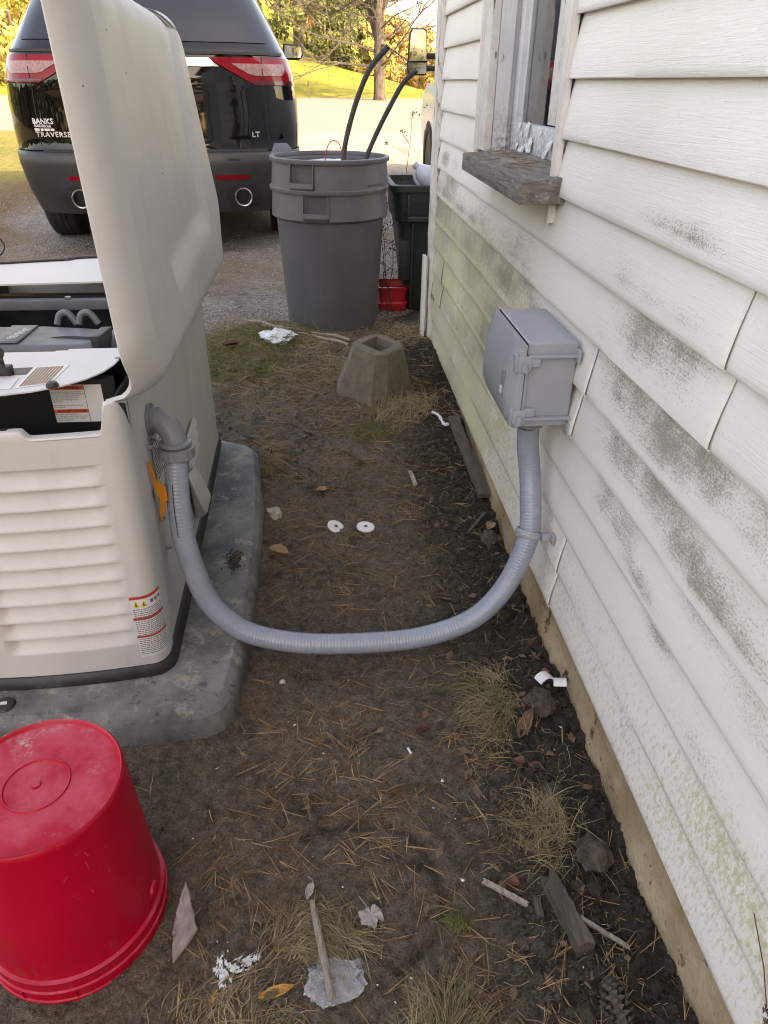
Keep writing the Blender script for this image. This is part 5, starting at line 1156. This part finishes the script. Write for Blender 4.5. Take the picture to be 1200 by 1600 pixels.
leaf_mesh('dead_leaf', .195, 1.135, .030, .024, R(10), M['red_leaf'], 'crumpled dark leaf left of the green tuft', .9)
leaf_mesh('dead_leaf', -.045, 1.12, .030, .026, R(60), M['brown_leaf'], 'small brown leaf in the middle of the mud path', .4)
leaf_mesh('dead_leaf', -.03, 2.24, .045, .032, R(15), M['tan_leaf'], 'pale leaf lying above the two white discs', .3)
leaf_mesh('dead_leaf', .215, 2.92, .05, .036, R(5), M['tan_leaf'], 'pinkish tan leaf in straw in front of the pier block', .3, dz=.02)
leaf_mesh('dead_leaf', -.215, 2.52, .06, .042, R(-20), M['brown_leaf'], 'brown leaf at the far corner of the pad', .5)
leaf_mesh('dead_leaf', -.475, 3.55, .085, .055, R(30), M['red_leaf'], 'rust coloured leaf on the grass beside the generator', .4, dz=.03)
leaf_mesh('dead_leaf', .22, .555, .06, .022, R(15), M['red_leaf'], 'dull maroon leaf in straw at the bottom of the path', .5)
leaf_mesh('dead_leaf', .52, 1.93, .05, .034, R(60), M['tan_leaf'], 'pale yellowish leaf beside the foundation under the lath', .4, dz=.012)
# a thin scatter of unnamed leaf litter
b = MB()
for k in range(170):
    x = rnd.choice([rnd.uniform(.25, .53), rnd.uniform(-.25, .53)]); y = rnd.uniform(.5, 3.6); s = rnd.uniform(.008, .02); z = gz(x, y)+.004; a = rnd.uniform(0, 6.28); c_, s_ = math.cos(a)*s, math.sin(a)*s
    b.add([(x-c_, y-s_, z), (x-s_*.5, y+c_*.5, z+rnd.uniform(.001, .006)), (x+c_, y+s_, z+rnd.uniform(0, .006)), (x+s_*.5, y-c_*.5, z+.001)], [(0, 1, 2, 3)], rnd.random())
tag(b.build('leaf_litter', M['brown_leaf']), 'scattered scraps of dead leaves on the soil', 'leaf litter', kind='stuff')
# white discs
for (x, y, r, lab, tilt) in ((.014, 2.018, .029, 'muddy white plastic disc, tipped, left of its twin', .35), (.114, 2.007, .030, 'clean flat white plastic disc with a centre hole', .08)):
    o = thing('plastic_disc', lab, 'disc', (x, y, gz(x, y)), 0, 'white discs on the path'); m = Matrix.Rotation(tilt, 3, 'Y') @ Matrix.Rotation(tilt*.5, 3, 'X')
    b = MB(); b.lathe([(.004, .004), (.010, .005), (.018, .0055), (r-.003, .006), (r, .004), (r, .0), (.004, .0), (.004, .004)], 32, c=(x, y, gz(x, y)+.004), M=m); b.build('plate', M['white'], o)
    b = MB(); b.lathe([(.0035, .002), (.006, .0065), (.004, .0068), (.0, .003)], 12, c=(x, y, gz(x, y)+.004), M=m); b.build('centre_ring', M['airgrey'], o)
def rock(name, x, y, s, mat, label, cat, sq=(1, 1, .7), seed=0):
    b_ = bmesh.new(); bmesh.ops.create_icosphere(b_, subdivisions=3, radius=1)
    for v in b_.verts:
        k = 1 + .50*noise.fractal(v.co*1.7 + Vector((seed, 0, 0)), .8, 2.2, 3); v.co = Vector((v.co.x*sq[0], v.co.y*sq[1], v.co.z*sq[2]))*k*s
    b = MB(); b.bm(b_, Matrix.Translation((x, y, gz(x, y)+s*sq[2]*.5))); return tag(b.build(name, mat, ang=60), label, cat)
rock('stone', -.194, 2.106, .026, M['stone'], 'pale lumpy stone beside the pad', 'stone', seed=3)
rock('soil_clod', .475, 1.16, .034, M['clod'], 'black lump of earth beside the foundation', 'clod', (1, 1, .7), 8)
rock('soil_clod', .48, .79, .030, M['clod'], 'large dark clod against the foundation near the wood chunk', 'clod', (1, 1.2, .8), 11)
rock('soil_clod', .445, .93, .022, M['clod'], 'dark clod above the tuft of straw', 'clod', (1, 1, .8), 17)
rock('stone', .505, 1.87, .030, M['darkwood'], 'dark stone by the wall below the lath board', 'stone', (1, 1, .8), 23)
rock('pebble', -.135, 1.315, .007, M['stone'], 'tiny grey pebble near the pad corner', 'pebble', seed=4)
# scraps
def scrap(name, pts, label, mat, cat, amp=.01, dz=.006, sub=12):
    """four corners (x, y, dz); a crumpled sheet"""
    def fn(u, v):
        p = (Vector(pts[0])*(1-u)+Vector(pts[1])*u)*(1-v) + (Vector(pts[3])*(1-u)+Vector(pts[2])*u)*v
        n = noise.fractal(Vector((p.x*60, p.y*60, u*3)), .8, 2.1, 3)*amp; ed = 1 + .08*noise.noise(Vector((u*7, v*7, p.x*9)))
        return Vector((p.x + n*.3, p.y + n*.4, gz(p.x, p.y) + dz + p.z + abs(n)))
    b = MB(); b.grid(fn, sub, sub); o = b.build(name, mat, ang=25); o.modifiers.new('thickness', 'SOLIDIFY').thickness = .0010; return tag(o, label, cat)
M['film'] = simple('greasy_torn_film', (.24, .195, .18), .4, var=.2, sc=40)
scrap('plastic_film', [(-.292, .655, .0), (-.300, .715, .012), (-.282, .772, .055), (-.256, .706, .006)], 'torn greyish plastic flap beside the red bucket', M['film'], 'plastic scrap', .006)
cz = gz(-.02, .605)
b_ = bmesh.new(); bmesh.ops.create_icosphere(b_, subdivisions=4, radius=1)
for v in b_.verts:
    k = 1 + .30*noise.fractal(v.co*1.3 + Vector((4, 2, 1)), .7, 2.2, 3) - .30*abs(noise.noise(v.co*2.6)) - .12*abs(noise.noise(v.co*6.1)); sqx = math.copysign(abs(v.co.x)**.7, v.co.x); v.co = Vector((sqx*.056*k, v.co.y*.036*k, v.co.z*.014*k))
b = MB(); b.bm(b_, Matrix.Translation((-.018, .610, cz+.014)) @ Matrix.Rotation(.15, 4, 'Z')); tag(b.build('crushed_cup', M['clear'], ang=22), 'crinkled clear plastic scrap under a dry stick', 'plastic scrap')
b = MB(); b.tube([(-.058, .742, gz(-.058, .742)+.010), (-.050, .70, gz(-.05, .70)+.020), (-.038, .64, cz+.034), (-.025, .572, cz+.032)], [.0045, .0062, .0066, .0058], 7); tag(b.build('stick', M['stick']), 'broken dry stick lying across the clear plastic scrap', 'stick')
M['crumple'] = simple('dirty_white_plastic', (.60, .61, .62), .45, var=.15, sc=40)
b_ = bmesh.new(); bmesh.ops.create_icosphere(b_, subdivisions=4, radius=1)
for v in b_.verts:
    k = 1 + .55*noise.fractal(v.co*1.7, .7, 2.2, 4); v.co = Vector((v.co.x*.085*k, v.co.y*.07*k, v.co.z*.030*k))
b = MB(); b.bm(b_, Matrix.Translation((-.235, 3.66, gz(-.235, 3.66)+.03)) @ Matrix.Rotation(-.5, 4, 'Z')); tag(b.build('plastic_bag', M['crumple'], ang=30), 'crumpled white plastic bag in the grass left of the pier block', 'plastic bag')
b = MB(); b.tube(catmull([(.435, 2.73, gz(.435, 2.73)+.01), (.455, 2.68, gz(.455, 2.68)+.022), (.470, 2.62, gz(.47, 2.62)+.012), (.482, 2.60, gz(.48, 2.6)+.02)], 6), [.004+.004*math.sin(i) ** 2 for i in range(19)], 6); tag(b.build('foil_wrapper', M['crumple']), 'twisted silvery wrapper beside the lath board', 'wrapper')
# broken white pipe pieces
for (x, y, a0, a1, rz, lab) in ((.497, 1.232, .1, 2.6, .3, 'larger curved shard of white plastic pipe by the foundation'), (.521, 1.205, .4, 2.2, 1.3, 'smaller curved shard of white plastic pipe by the foundation')):
    b = MB(); b.lathe([(.022, 0), (.0245, 0), (.0245, .03), (.022, .03), (.022, 0)], 16, c=(x, y, gz(x, y)+.012), M=Matrix.Rotation(rz, 3, 'Z') @ Matrix.Rotation(R(80), 3, 'X'), a0=a0, a1=a1); tag(b.build('pipe_shard', M['white']), lab, 'pipe piece', 'white pipe shards')
def bar_piece(name, a, c, w, h, mat, label, cat, seed):
    A, C_ = Vector(a), Vector(c); A.z += gz(A.x, A.y); C_.z += gz(C_.x, C_.y); d = (C_-A); L = d.length; d.normalize(); s_ = d.cross(Vector((0, 0, 1))).normalized(); up = s_.cross(d); b = MB(); n = 16; V = []
    per = [(-1, -1), (0, -1.1), (1, -1), (1, 1), (.2, 1.08), (-.4, 1.0), (-1, 1)]
    for i in range(n+1):
        for k, (p, q_) in enumerate(per):
            f = 1 + .16*noise.noise(Vector((i*.6, k*1.3, seed))); e = (.012*noise.noise(Vector((k*2.1, seed, i)))) if i in (0, n) else 0
            V.append(A + d*(L*i/n + e) + s_*(p*w/2*f) + up*(q_*h/2*f))
    m_ = len(per); b.add(V, [(i*m_+k, i*m_+(k+1) % m_, (i+1)*m_+(k+1) % m_, (i+1)*m_+k) for i in range(n) for k in range(m_)] + [tuple(range(m_-1, -1, -1)), tuple(n*m_+k for k in range(m_))]); return tag(b.build(name, mat, ang=30), label, cat)
bar_piece('lath_board', (.512, 2.66, .018), (.532, 2.10, .022), .042, .016, M['darkwood'], 'long weathered lath board lying along the foundation', 'board', 3)
bar_piece('wood_chunk', (.380, .752, .012), (.408, .618, .014), .030, .026, M['darkwood'], 'dark wet wood chunk in the earth near the foundation', 'wood', 8)
bar_piece('wood_chip', (.352, .725, .005), (.350, .69, .006), .012, .016, M['darkwood'], 'short dark wood chip left of the wet wood chunk', 'wood', 12)
bar_piece('twig', (.262, .762, .007), (.335, .715, .006), .008, .008, M['stick'], 'pale grey twig left of the wet wood chunk', 'twig', 4)
bar_piece('twig', (.415, .672, .006), (.485, .622, .006), .007, .006, M['stick'], 'brown twig sticking out right of the wet wood chunk', 'twig', 5)
bar_piece('wood_chip', (.30, 2.33, .010), (.31, 2.24, .008), .014, .010, M['stick'], 'small pale wood chip in loose earth beyond the discs', 'wood', 6)
bar_piece('twig', (.44, 1.90, .02), (.515, 2.0, .03), .009, .008, M['darkwood'], 'dark stub of wood below the end of the lath', 'twig', 7)
for k, (a, c, lab) in enumerate((((-.42, 4.02, .012), (.13, 3.66, .014), 'upper long pale stick at the foot of the grey trash can'), ((-.34, 3.93, .012), (.12, 3.60, .012), 'lower long pale stick at the foot of the grey trash can'))):
    A, C_ = Vector(a), Vector(c); A.z += g0(A.x, A.y); C_.z += g0(C_.x, C_.y); b = MB(); b.tube([A.lerp(C_, f/8) + Vector((0, .012*math.sin(f*1.3+k), .006*math.sin(f*2))) for f in range(9)], .008, 6); tag(b.build('stick', M['stick']), lab, 'stick', 'sticks at the trash can foot')
b = MB(); b.tube([(.155, 1.083, gz(.155, 1.083)+.004), (.160, 1.067, gz(.16, 1.067)+.004)], .0028, 8); tag(b.build('cigarette_butt', M['white']), 'tiny white stub on bare mud below the conduit', 'cigarette butt')
# pine cone
pc = thing('pine_cone', 'dark open pine cone in the bottom right corner', 'pine cone', (.428, .527, gz(.428, .527)))
b = MB(); c0 = Vector((.428, .527, gz(.428, .527)+.016))
for k in range(70):
    f = k/70; a = k*2.4; r = .018*math.sin(math.pi*(.12+.85*f))**.7; p = c0 + Vector((math.cos(a)*r, -.03+.065*f, math.sin(a)*r*.9)); d = Vector((math.cos(a), .7, math.sin(a))).normalized(); s_ = Vector((-math.sin(a), 0, math.cos(a)))
    b.hull([p, p+d*.008+s_*.006, p+d*.008-s_*.006, p+d*.006+Vector((0, .003, 0)), p+d*.010])
b.build('scales', M['darkwood'], pc, smooth=False)
b = MB(); b.tube([c0+Vector((0, -.035, 0)), c0+Vector((0, .035, 0))], .008, 6); b.build('core', M['darkwood'], pc)
# paint spill (thin film that follows the ground) and specks
def spill(cx, cy, sx_, sy_, ang, thr, seed):
    b = MB(); n = 46; m = Matrix.Rotation(ang, 2)
    def P(i, j): 
        q_ = m @ Vector(((i/n-.5)*2*sx_, (j/n-.5)*2*sy_)); return q_.x+cx, q_.y+cy
    V = []; keep = set()
    for j in range(n+1):
        for i in range(n+1):
            x, y = P(i, j); V.append((x, y, gz(x, y)+.0022))
    F = []
    for j in range(n):
        for i in range(n):
            u, v = (i+.5)/n*2-1, (j+.5)/n*2-1; q_ = .75*(1-(u*u+v*v)) + .95*noise.fractal(Vector((u*2.6+seed, v*2.6, 0)), .6, 2.3, 5)
            if q_ > thr: F.append((j*(n+1)+i, j*(n+1)+i+1, (j+1)*(n+1)+i+1, (j+1)*(n+1)+i))
    b.add(V, F); return b
b = spill(-.172, .652, .034, .016, .5, .42, 2); b2 = spill(-.208, .642, .016, .034, .2, .45, 9); b.add(b2.V, b2.F)
tag(b.build('paint_spill', M['chips']), 'splash of white paint dried on the mud near the bucket', 'paint spill', kind='stuff')
b = spill(-.213, .602, .012, .012, 0, .3, 5); tag(b.build('paint_spill', M['yellow_leaf']), 'small yellow splash beside the white paint', 'paint spill', kind='stuff')
b = MB()
for k in range(260):
    x, y = rnd.uniform(-.3, .52), .5 + 2.6*rnd.random()**1.3; s = rnd.uniform(.0009, .0026)*(1 if rnd.random() > .06 else 2.2); z = gz(x, y)+.002
    b.hull([(x+rnd.uniform(-s, s), y+rnd.uniform(-s, s), z+rnd.uniform(0, s)) for _ in range(6)])
tag(b.build('paint_chips', M['chips'], smooth=False), 'tiny white specks scattered over the soil', 'paint chips', kind='stuff')
# clods
V = []; F = []
ico = bmesh.new(); bmesh.ops.create_icosphere(ico, subdivisions=1, radius=1); IV = [v.co.copy() for v in ico.verts]; ico.verts.index_update(); IF = [tuple(v.index for v in f.verts) for f in ico.faces]; ico.free()
for k in range(17000):
    w_ = rnd.random()
    if w_ < .33: x, y = rnd.uniform(.30, .55), rnd.uniform(.45, 3.5); s = rnd.uniform(.002, .008) if rnd.random() > .06 else rnd.uniform(.008, .018)
    elif w_ < .42: x, y = rnd.gauss(.1, .2), rnd.gauss(3.2, .35); s = rnd.uniform(.003, .009)
    else: x, y = rnd.uniform(-.6, .4), .42 + 2.6*rnd.random()**1.3; s = rnd.uniform(.001, .0038) if rnd.random() > .05 else rnd.uniform(.004, .008)
    if x > .556: continue
    z = gz(x, y); o_ = len(V)
    for v in IV: q_ = v*s*(1+rnd.uniform(-.3, .3)); V.append((x+q_.x, y+q_.y, z+q_.z*.8+s*.25))
    F += [tuple(i+o_ for i in f) for f in IF]
b = MB(); b.V = V; b.F = F; b.T = [0]*len(V); tag(b.build('soil_clods', M['soil']), 'loose dark crumbs of earth', 'soil', kind='stuff')
V = []; F = []
for k in range(4200):
    x, y = rnd.uniform(-3.2, 1.3), 4.2 + 4.5*rnd.random()**1.4; s = rnd.uniform(.003, .010)
    z = terr(x, y); o_ = len(V)
    for v in IV: q_ = v*s*(1+rnd.uniform(-.3, .3)); V.append((x+q_.x, y+q_.y, z+q_.z*.7+s*.2))
    F += [tuple(i+o_ for i in f) for f in IF]
b = MB(); b.V = V; b.F = F; b.T = [0]*len(V); tag(b.build('gravel', M['pebble']), 'loose grey gravel on the drive', 'gravel', kind='stuff')
# pine needles over the path
b = MB()
clusters = [(.02, 1.15, .05), (-.25, 1.16, .04), (-.02, 1.05, .06), (-.05, .98, .07), (.36, .99, .06), (.42, .60, .10), (.46, .66, .06), (.06, .93, .05), (-.20, .80, .06), (.08, .83, .05), (-.15, .55, .08), (.22, .58, .06), (-.05, 2.0, .08), (.30, 2.05, .07), (.22, 2.5, .12), (-.05, 2.7, .15), (-.28, 2.75, .12), (-.33, 3.05, .15), (.0, 2.3, .1), (.33, 2.75, .10), (.35, 3.35, .12), (.05, 1.72, .08), (.40, 2.3, .08), (-.1, 3.1, .2), (.33, 1.08, .05)]
for k in range(1500):
    if rnd.random() < .48: c = rnd.choice(clusters); x, y = rnd.gauss(c[0], c[2]), rnd.gauss(c[1], c[2])
    else: x, y = rnd.uniform(-.45, .54), .45 + 2.9*rnd.random()
    if x > .548 or (x < -.21 and 1.05 < y < 2.6) or (x < -.3 and y < .98): continue
    needle_bundle(b, x, y, gz(x, y)+rnd.uniform(-.002, .004), rnd.uniform(.035, .085), rnd.uniform(0, 6.28), rnd.choice((2, 3, 3)), spread=.14, w=.0013)
for k in range(420):
    x, y = rnd.uniform(-.6, .54), rnd.uniform(2.6, 4.0)
    needle_bundle(b, x, y, gz(x, y)+.004, rnd.uniform(.06, .11), rnd.uniform(0, 6.28), 3, spread=.2, w=.0017)
tag(b.build('pine_needles', M['pine'], tint=True, smooth=False), 'fallen brown pine needles scattered over the mud path', 'pine needles', kind='stuff')
# tufts
def tuft(label, x, y, rx, ry, n, L, mat, bend=1.2, w=.0022, lean=(0, 0), cat='grass', name='grass_tuft', up=(.03, .75)):
    b = MB(); sd = rnd.uniform(0, 50); a0 = rnd.uniform(0, 6.28)
    for k in range(n):
        r = math.sqrt(rnd.random())*(1 if rnd.random() < .8 else 1.5); a = rnd.uniform(0, 6.28); px, py = x+rx*r*math.cos(a), y+ry*r*math.sin(a)
        if px > .54: continue
        nn = noise.noise_vector(Vector((px*14, py*14, sd)))
        fa = a0 + nn.x*3.2; ww = .9
        d = Vector((math.cos(fa)*ww + rnd.gauss(0, .42) + lean[0], math.sin(fa)*ww + rnd.gauss(0, .42) + lean[1], abs(rnd.gauss(0, 1))*(up[1]-up[0])*.7 + up[0]))
        l = L*rnd.uniform(.35, 1.2); t_ = min(1, max(0, rnd.random()*.75 + nn.y*.5 + .12)); p = Vector((px, py, gz(px, py)+rnd.uniform(0, .010)*(1-.5*r)))
        d.normalize(); side = d.cross(Vector((0, 0, 1))).normalized(); cv = rnd.gauss(0, .35); V = []; seg = 5; W_ = w*rnd.uniform(.5, 1.15); tw_a = rnd.uniform(-.8, .8)
        for i in range(seg+1):
            f = i/seg; sv = (side*math.cos(tw_a) + Vector((0, 0, 1))*math.sin(tw_a))*W_*(1-.8*f)/2; V += [p-sv, p+sv]
            p = p + d*(l/seg); d = (d + (Vector((0, 0, -bend*rnd.uniform(.5, 1.4))) + side*cv)/seg).normalized(); g_ = gz(p.x, p.y)+.0015
            if p.z < g_: p.z = g_; d.z = max(d.z, .0)
            if p.x > .552: p.x = .552
        b.add(V, [(2*i, 2*i+1, 2*i+3, 2*i+2) for i in range(seg)], t_)
    return tag(b.build(name, mat, tint=True, smooth=False), label, cat, kind='stuff')
tuft('half green tuft of grass near the foundation below the conduit', .375, 1.18, .055, .11, 714, .085, M['straw'], 1.6, .0018)
tuft('green blades in the tuft below the conduit', .355, 1.20, .045, .09, 408, .075, M['grass'], 1.6, .0020)
tuft('dry straw tuft beside the wood chunk', .405, .85, .055, .06, 561, .085, M['straw'], 1.3, .0019, (.25, -.5))
tuft('flattened straw clump behind the clear plastic', -.055, .685, .075, .045, 714, .075, M['straw'], 1.9, .0017)
tuft('pale grass clump at the bottom of the path', .155, .535, .065, .045, 510, .07, M['straw'], 1.4, .0017)
tuft('green grass blades at the bottom of the path', .165, .53, .035, .025, 153, .05, M['grass'], 1.2, .0018)
tuft('small bright green tuft on the mud', .205, .682, .022, .020, 119, .036, M['grass'], 1.2, .0018)
tuft('dry straw lying in front of the pier block', .33, 2.80, .14, .13, 1054, .13, M['straw'], 1.5, .0026)
tuft('greenish straw below the pier block', .17, 2.62, .10, .08, 323, .085, M['grass'], 1.8, .0024)
tuft('dry grass at the far corner of the pad', -.235, 2.50, .035, .10, 442, .10, M['straw'], 1.4, .0024)
tuft('matted grass between the generator and the trash can', -.40, 3.55, .24, .38, 4420, .085, M['grass'], 1.7, .0032)
tuft('dry stalks matted in the grass by the trash can', -.25, 3.55, .36, .40, 1870, .12, M['straw'], 1.8, .0028)
tuft('green weeds at the foot of the grey trash can', -.20, 3.84, .17, .07, 442, .14, M['grass'], 1.1, .0045)
tuft('straw around the foot of the green trash can', .40, 3.75, .12, .22, 714, .10, M['straw'], 1.7, .0026)
tuft('straw lying at the bottom left of the path', -.19, .575, .10, .05, 374, .06, M['straw'], 2.0, .0015)
tuft('dead grass beside the pier block', .08, 3.22, .10, .14, 408, .10, M['straw'], 1.6, .0026)
b = MB()
for k in range(900):
    x, y = (rnd.uniform(.22, .54), rnd.uniform(.45, 3.4)) if rnd.random() < .72 else (rnd.uniform(-.45, .5), rnd.uniform(.45, 3.4))
    if x < -.2 and y > 1.0: continue
    a = rnd.uniform(0, 6.28); L_ = rnd.uniform(.02, .09); z = gz(x, y); p = Vector((x, y, z+.002)); path = []
    for q_ in range(6):
        path.append(p.copy()); a += rnd.gauss(0, .45); p = p + Vector((math.cos(a), math.sin(a), 0))*L_/5
        if p.x > .55: p.x = .55
        p.z = gz(p.x, p.y) + .001 + .008*math.sin(q_/5*3.14)*rnd.random()
    b.tube(path, [.0007, .0007, .0006, .0006, .0005, .0003], 3, cap=False, t=rnd.random())
tag(b.build('straw_fibres', M['straw'], tint=True, smooth=False), 'thin dry grass stems and root fibres strewn on the soil', 'straw', kind='stuff')
# dead weeds behind the cans
def weed(label, x, y, h, seed, lean):
    rg = random.Random(seed); z = g0(x, y); o = thing('dead_weed', label, 'weed', (x, y, z), 0, 'dead weeds by the trash cans'); b = MB(); h_ = MB(); top = Vector((x+lean[0], y+lean[1], z+h)); base = Vector((x, y, z))
    b.tube([base.lerp(top, f/6) + Vector((.01*math.sin(f*1.2+seed), 0, 0)) for f in range(7)], [.0032*(1-.6*f/6) for f in range(7)], 5)
    for k in range(11):
        f = rg.uniform(.25, 1.0); p = base.lerp(top, f); a = rg.uniform(0, 6.28); l = rg.uniform(.05, .17); q_ = p + Vector((math.cos(a)*l, math.sin(a)*l*.6, l*rg.uniform(.3, 1.0)))
        b.tube([p, p.lerp(q_, .5) + Vector((0, 0, -.006)), q_], [.0017, .0013, .0009], 4, cap=False)
        for m_ in range(rg.randint(2, 5)):
            c = q_ + Vector((rg.gauss(0, .010), rg.gauss(0, .010), rg.gauss(0, .010))); s = rg.uniform(.0035, .008); h_.hull([c + Vector((rg.uniform(-s, s), rg.uniform(-s, s), rg.uniform(-s, s))) for _ in range(7)])
    b.build('stalk', M['weed'], o); h_.build('seed_head', M['weed'], o)
weed('tall dead weed with seed heads rising behind the green can', .50, 4.75, 1.02, 1, (.06, .1))
weed('blackened weed leaning between the grey and green cans', .40, 4.20, .50, 2, (-.07, .03))
weed('second blackened weed low in front of the red tote', .37, 4.17, .40, 3, (.03, .0))
weed('thin dead weed closest to the grey can', .345, 4.22, .46, 4, (-.0, .02))
# black cable at the left edge
b = MB(); b.tube(catmull([(-1.08, 2.44, .785), (-1.075, 2.52, .83), (-1.055, 2.54, .845), (-1.035, 2.53, .82), (-1.045, 2.5, .795), (-1.09, 2.47, .787)], 8), .0025, 6); tag(b.build('cable_loop', M['black']), 'thin black cable loop rising from the rear of the generator', 'cable')
# curl of dried vine on the siding
b = MB(); rg = random.Random(2)
p = Vector((W-.004, .41, .24)); path = [p]
for k in range(60): p = p + Vector((rg.gauss(0, .0008), rg.gauss(0, .005), rg.gauss(0, .007))); p.x = W-.004+rg.uniform(-.003, .001); p.y += (.41-p.y)*.2; p.z += (.24-p.z)*.2; path.append(p.copy())
b.tube(path, .0008, 4); b.tube([(W-.004, .42, .25), (W-.003, .45, .29), (W-.001, .50, .33)], .0008, 4); tag(b.build('vine_tendril', M['red_leaf']), 'curl of dried brown vine stuck on the lower siding', 'vine')
